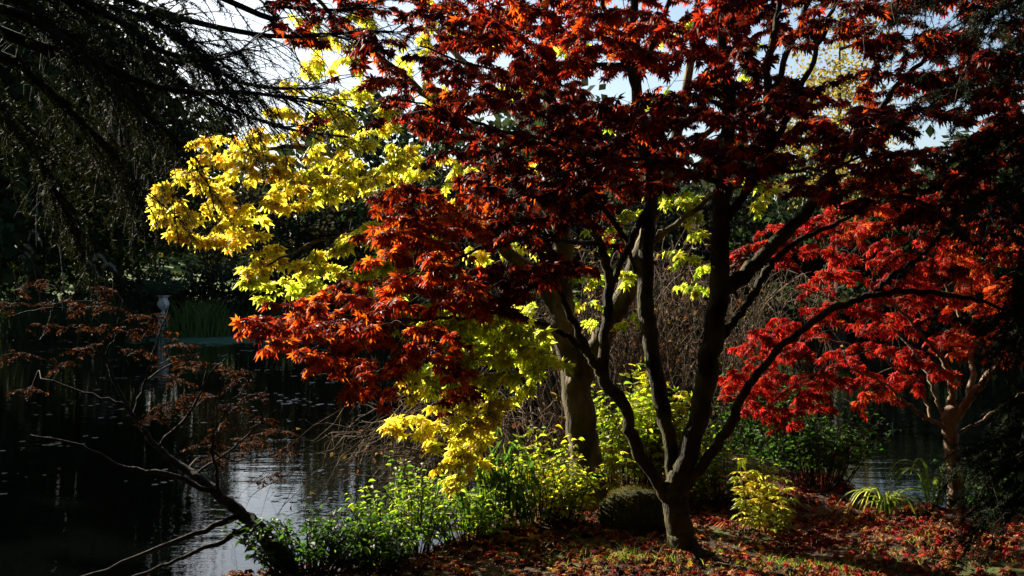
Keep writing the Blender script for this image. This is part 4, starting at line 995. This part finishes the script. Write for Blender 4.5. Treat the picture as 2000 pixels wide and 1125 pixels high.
for k, (px, d, rx, h) in enumerate([(60, 49, 3, 2.2), (240, 50, 3, 2.4), (330, 50.5, 2.4, 2.0), (470, 49, 3.0, 2.6), (600, 49, 3.2, 2.6), (750, 48, 3.2, 2.6), (900, 48, 3.2, 2.6), (1060, 48, 3.2, 2.6), (1250, 47, 3.2, 2.6), (1420, 46, 3.2, 2.6), (1600, 43, 3.4, 2.6), (1780, 41, 3.4, 2.6), (1950, 40, 3.4, 2.6)]):
    base = far_pt(px, d)
    t = thing("bank_bush", ["dark bush below the pampas plumes at far left", "dark bush left of the far urn beneath the lit lawn", "rounded dark bush directly behind the far urn", "dark bush behind the reeds right of the far urn", "dark far bush just above the duckweed mat", "far bush over the water behind the orange maple spray",
        "far bush behind the left bare thicket", "far bush left of the yellow maple trunk", "far bush between the yellow maple and red maple stems", "far bush just right of the thickest red maple stem", "far dark bush under the crimson sprays", "far dark bush above the rippled water at right", "far dark bush at the right edge behind the slender trunk"][k], "bush", base, "bushes along the far bank")
    b = Buf()
    for _ in range(7):
        a = rng.uniform(0, 6.28); e = base + np.array((math.cos(a) * rx * .5, math.sin(a) * .7, h * .7))
        tube(b, catmull([base, (base + e) / 2 + np.array((0, 0, .2)), e], 4), np.linspace(.05, .01, 9), 5, cap=False)
    part("stems", b, M_BARK_DK, t)
    clump_crown(t, base + np.array((0, 0, h * .48)), (rx, 1.3, h * .52), 60, 50, .24, F_DK + F_BR[:2])

# ------------------------------------------------------------------ a far wood closing the view, then out-of-view evergreens added to block sky light
fw = Buf(); n = 26000
X = rng.uniform(-75, 60, n); lim = 12.5 + 2.2 * np.sin(X * .11 + 2) + 1.5 * np.sin(X * .37) + rng.normal(0, .8, n)
lim = np.where((X > -24.5) & (X < -16), lim * .8, lim)
Y = 78 + rng.normal(0, 3, n); Z = rng.random(n) ** .8 * lim + 1
p = np.stack((X, Y, Z), 1); a = unit(rng.normal(size=(n, 3)) + np.array((0, 0, -.5))); s_ = unit(np.cross(a, rng.normal(size=(n, 3)))); L_ = rng.uniform(.5, 1.3, (n, 1))
fw.add(np.stack((p, p - s_ * L_ * .35 + a * L_ * .5, p + a * L_, p + s_ * L_ * .35 + a * L_ * .5), 1).reshape(-1, 3), np.arange(n * 4).reshape(-1, 4), None, np.repeat(np.array((.022, .032, .016)) * rng.uniform(.5, 1.6, (n, 1)), 4, 0))
tag(part("far_wood", fw, M_FAR, kind="stuff", smooth=False), "hazy dark wood closing the view beyond the far bank", "wood")
def shade_tree(label, az, d, h, r, group, n_clump=130, size=.5):
    x, y = math.sin(math.radians(az)) * d, math.cos(math.radians(az)) * d
    base = np.array((x, y, max(float(gh(x, y)), WATER_Z)))
    t = thing("added_evergreen", label, "tree", base, group)
    b = Buf(); tube(b, catmull([base, base + np.array((.05, 0, h * .5)), base + np.array((0, 0, h))], 6), np.linspace(.02 * h, .03, 13), 8, rough=.05); part("trunk", b, M_BARK_DK, t)
    clump_crown(t, base + np.array((0, 0, h * .54)), (r, r, h * .5), n_clump, 50, size, F_DK, "ball")
for az, d, h, r in [(-31, 47, 17, 4.5), (-38, 37, 12.5, 4.5), (-46, 38, 11, 4.5), (-54, 36, 10, 4.5), (-62, 36, 11, 4.5), (-70, 34, 12, 4.5), (-79, 32, 14, 4.5), (-90, 30, 16, 4.5)]:
    shade_tree("tall dark evergreen of the left bank, beyond the picture's left edge", az, d, h, r, "added evergreens blocking low sky light at left", 170, .9)  # added to cut low sky light from the left, tops below the sun
for az, d, h in [(62, 10, 12), (78, 8.5, 12), (98, 8, 12), (118, 7.5, 12), (140, 7, 13), (162, 7, 12), (184, 7, 13), (206, 7, 12), (228, 7.2, 13), (250, 8, 12), (266, 9, 11), (128, 12, 16), (172, 12, 17), (216, 12, 16), (88, 13, 15)]:
    shade_tree("tall dark evergreen added unseen behind the viewpoint to block sky light", az, d, h, 2.5, "added evergreens blocking sky light behind the viewpoint", 140, .55)  # added ring of unseen trees, darkens the camera-facing shade
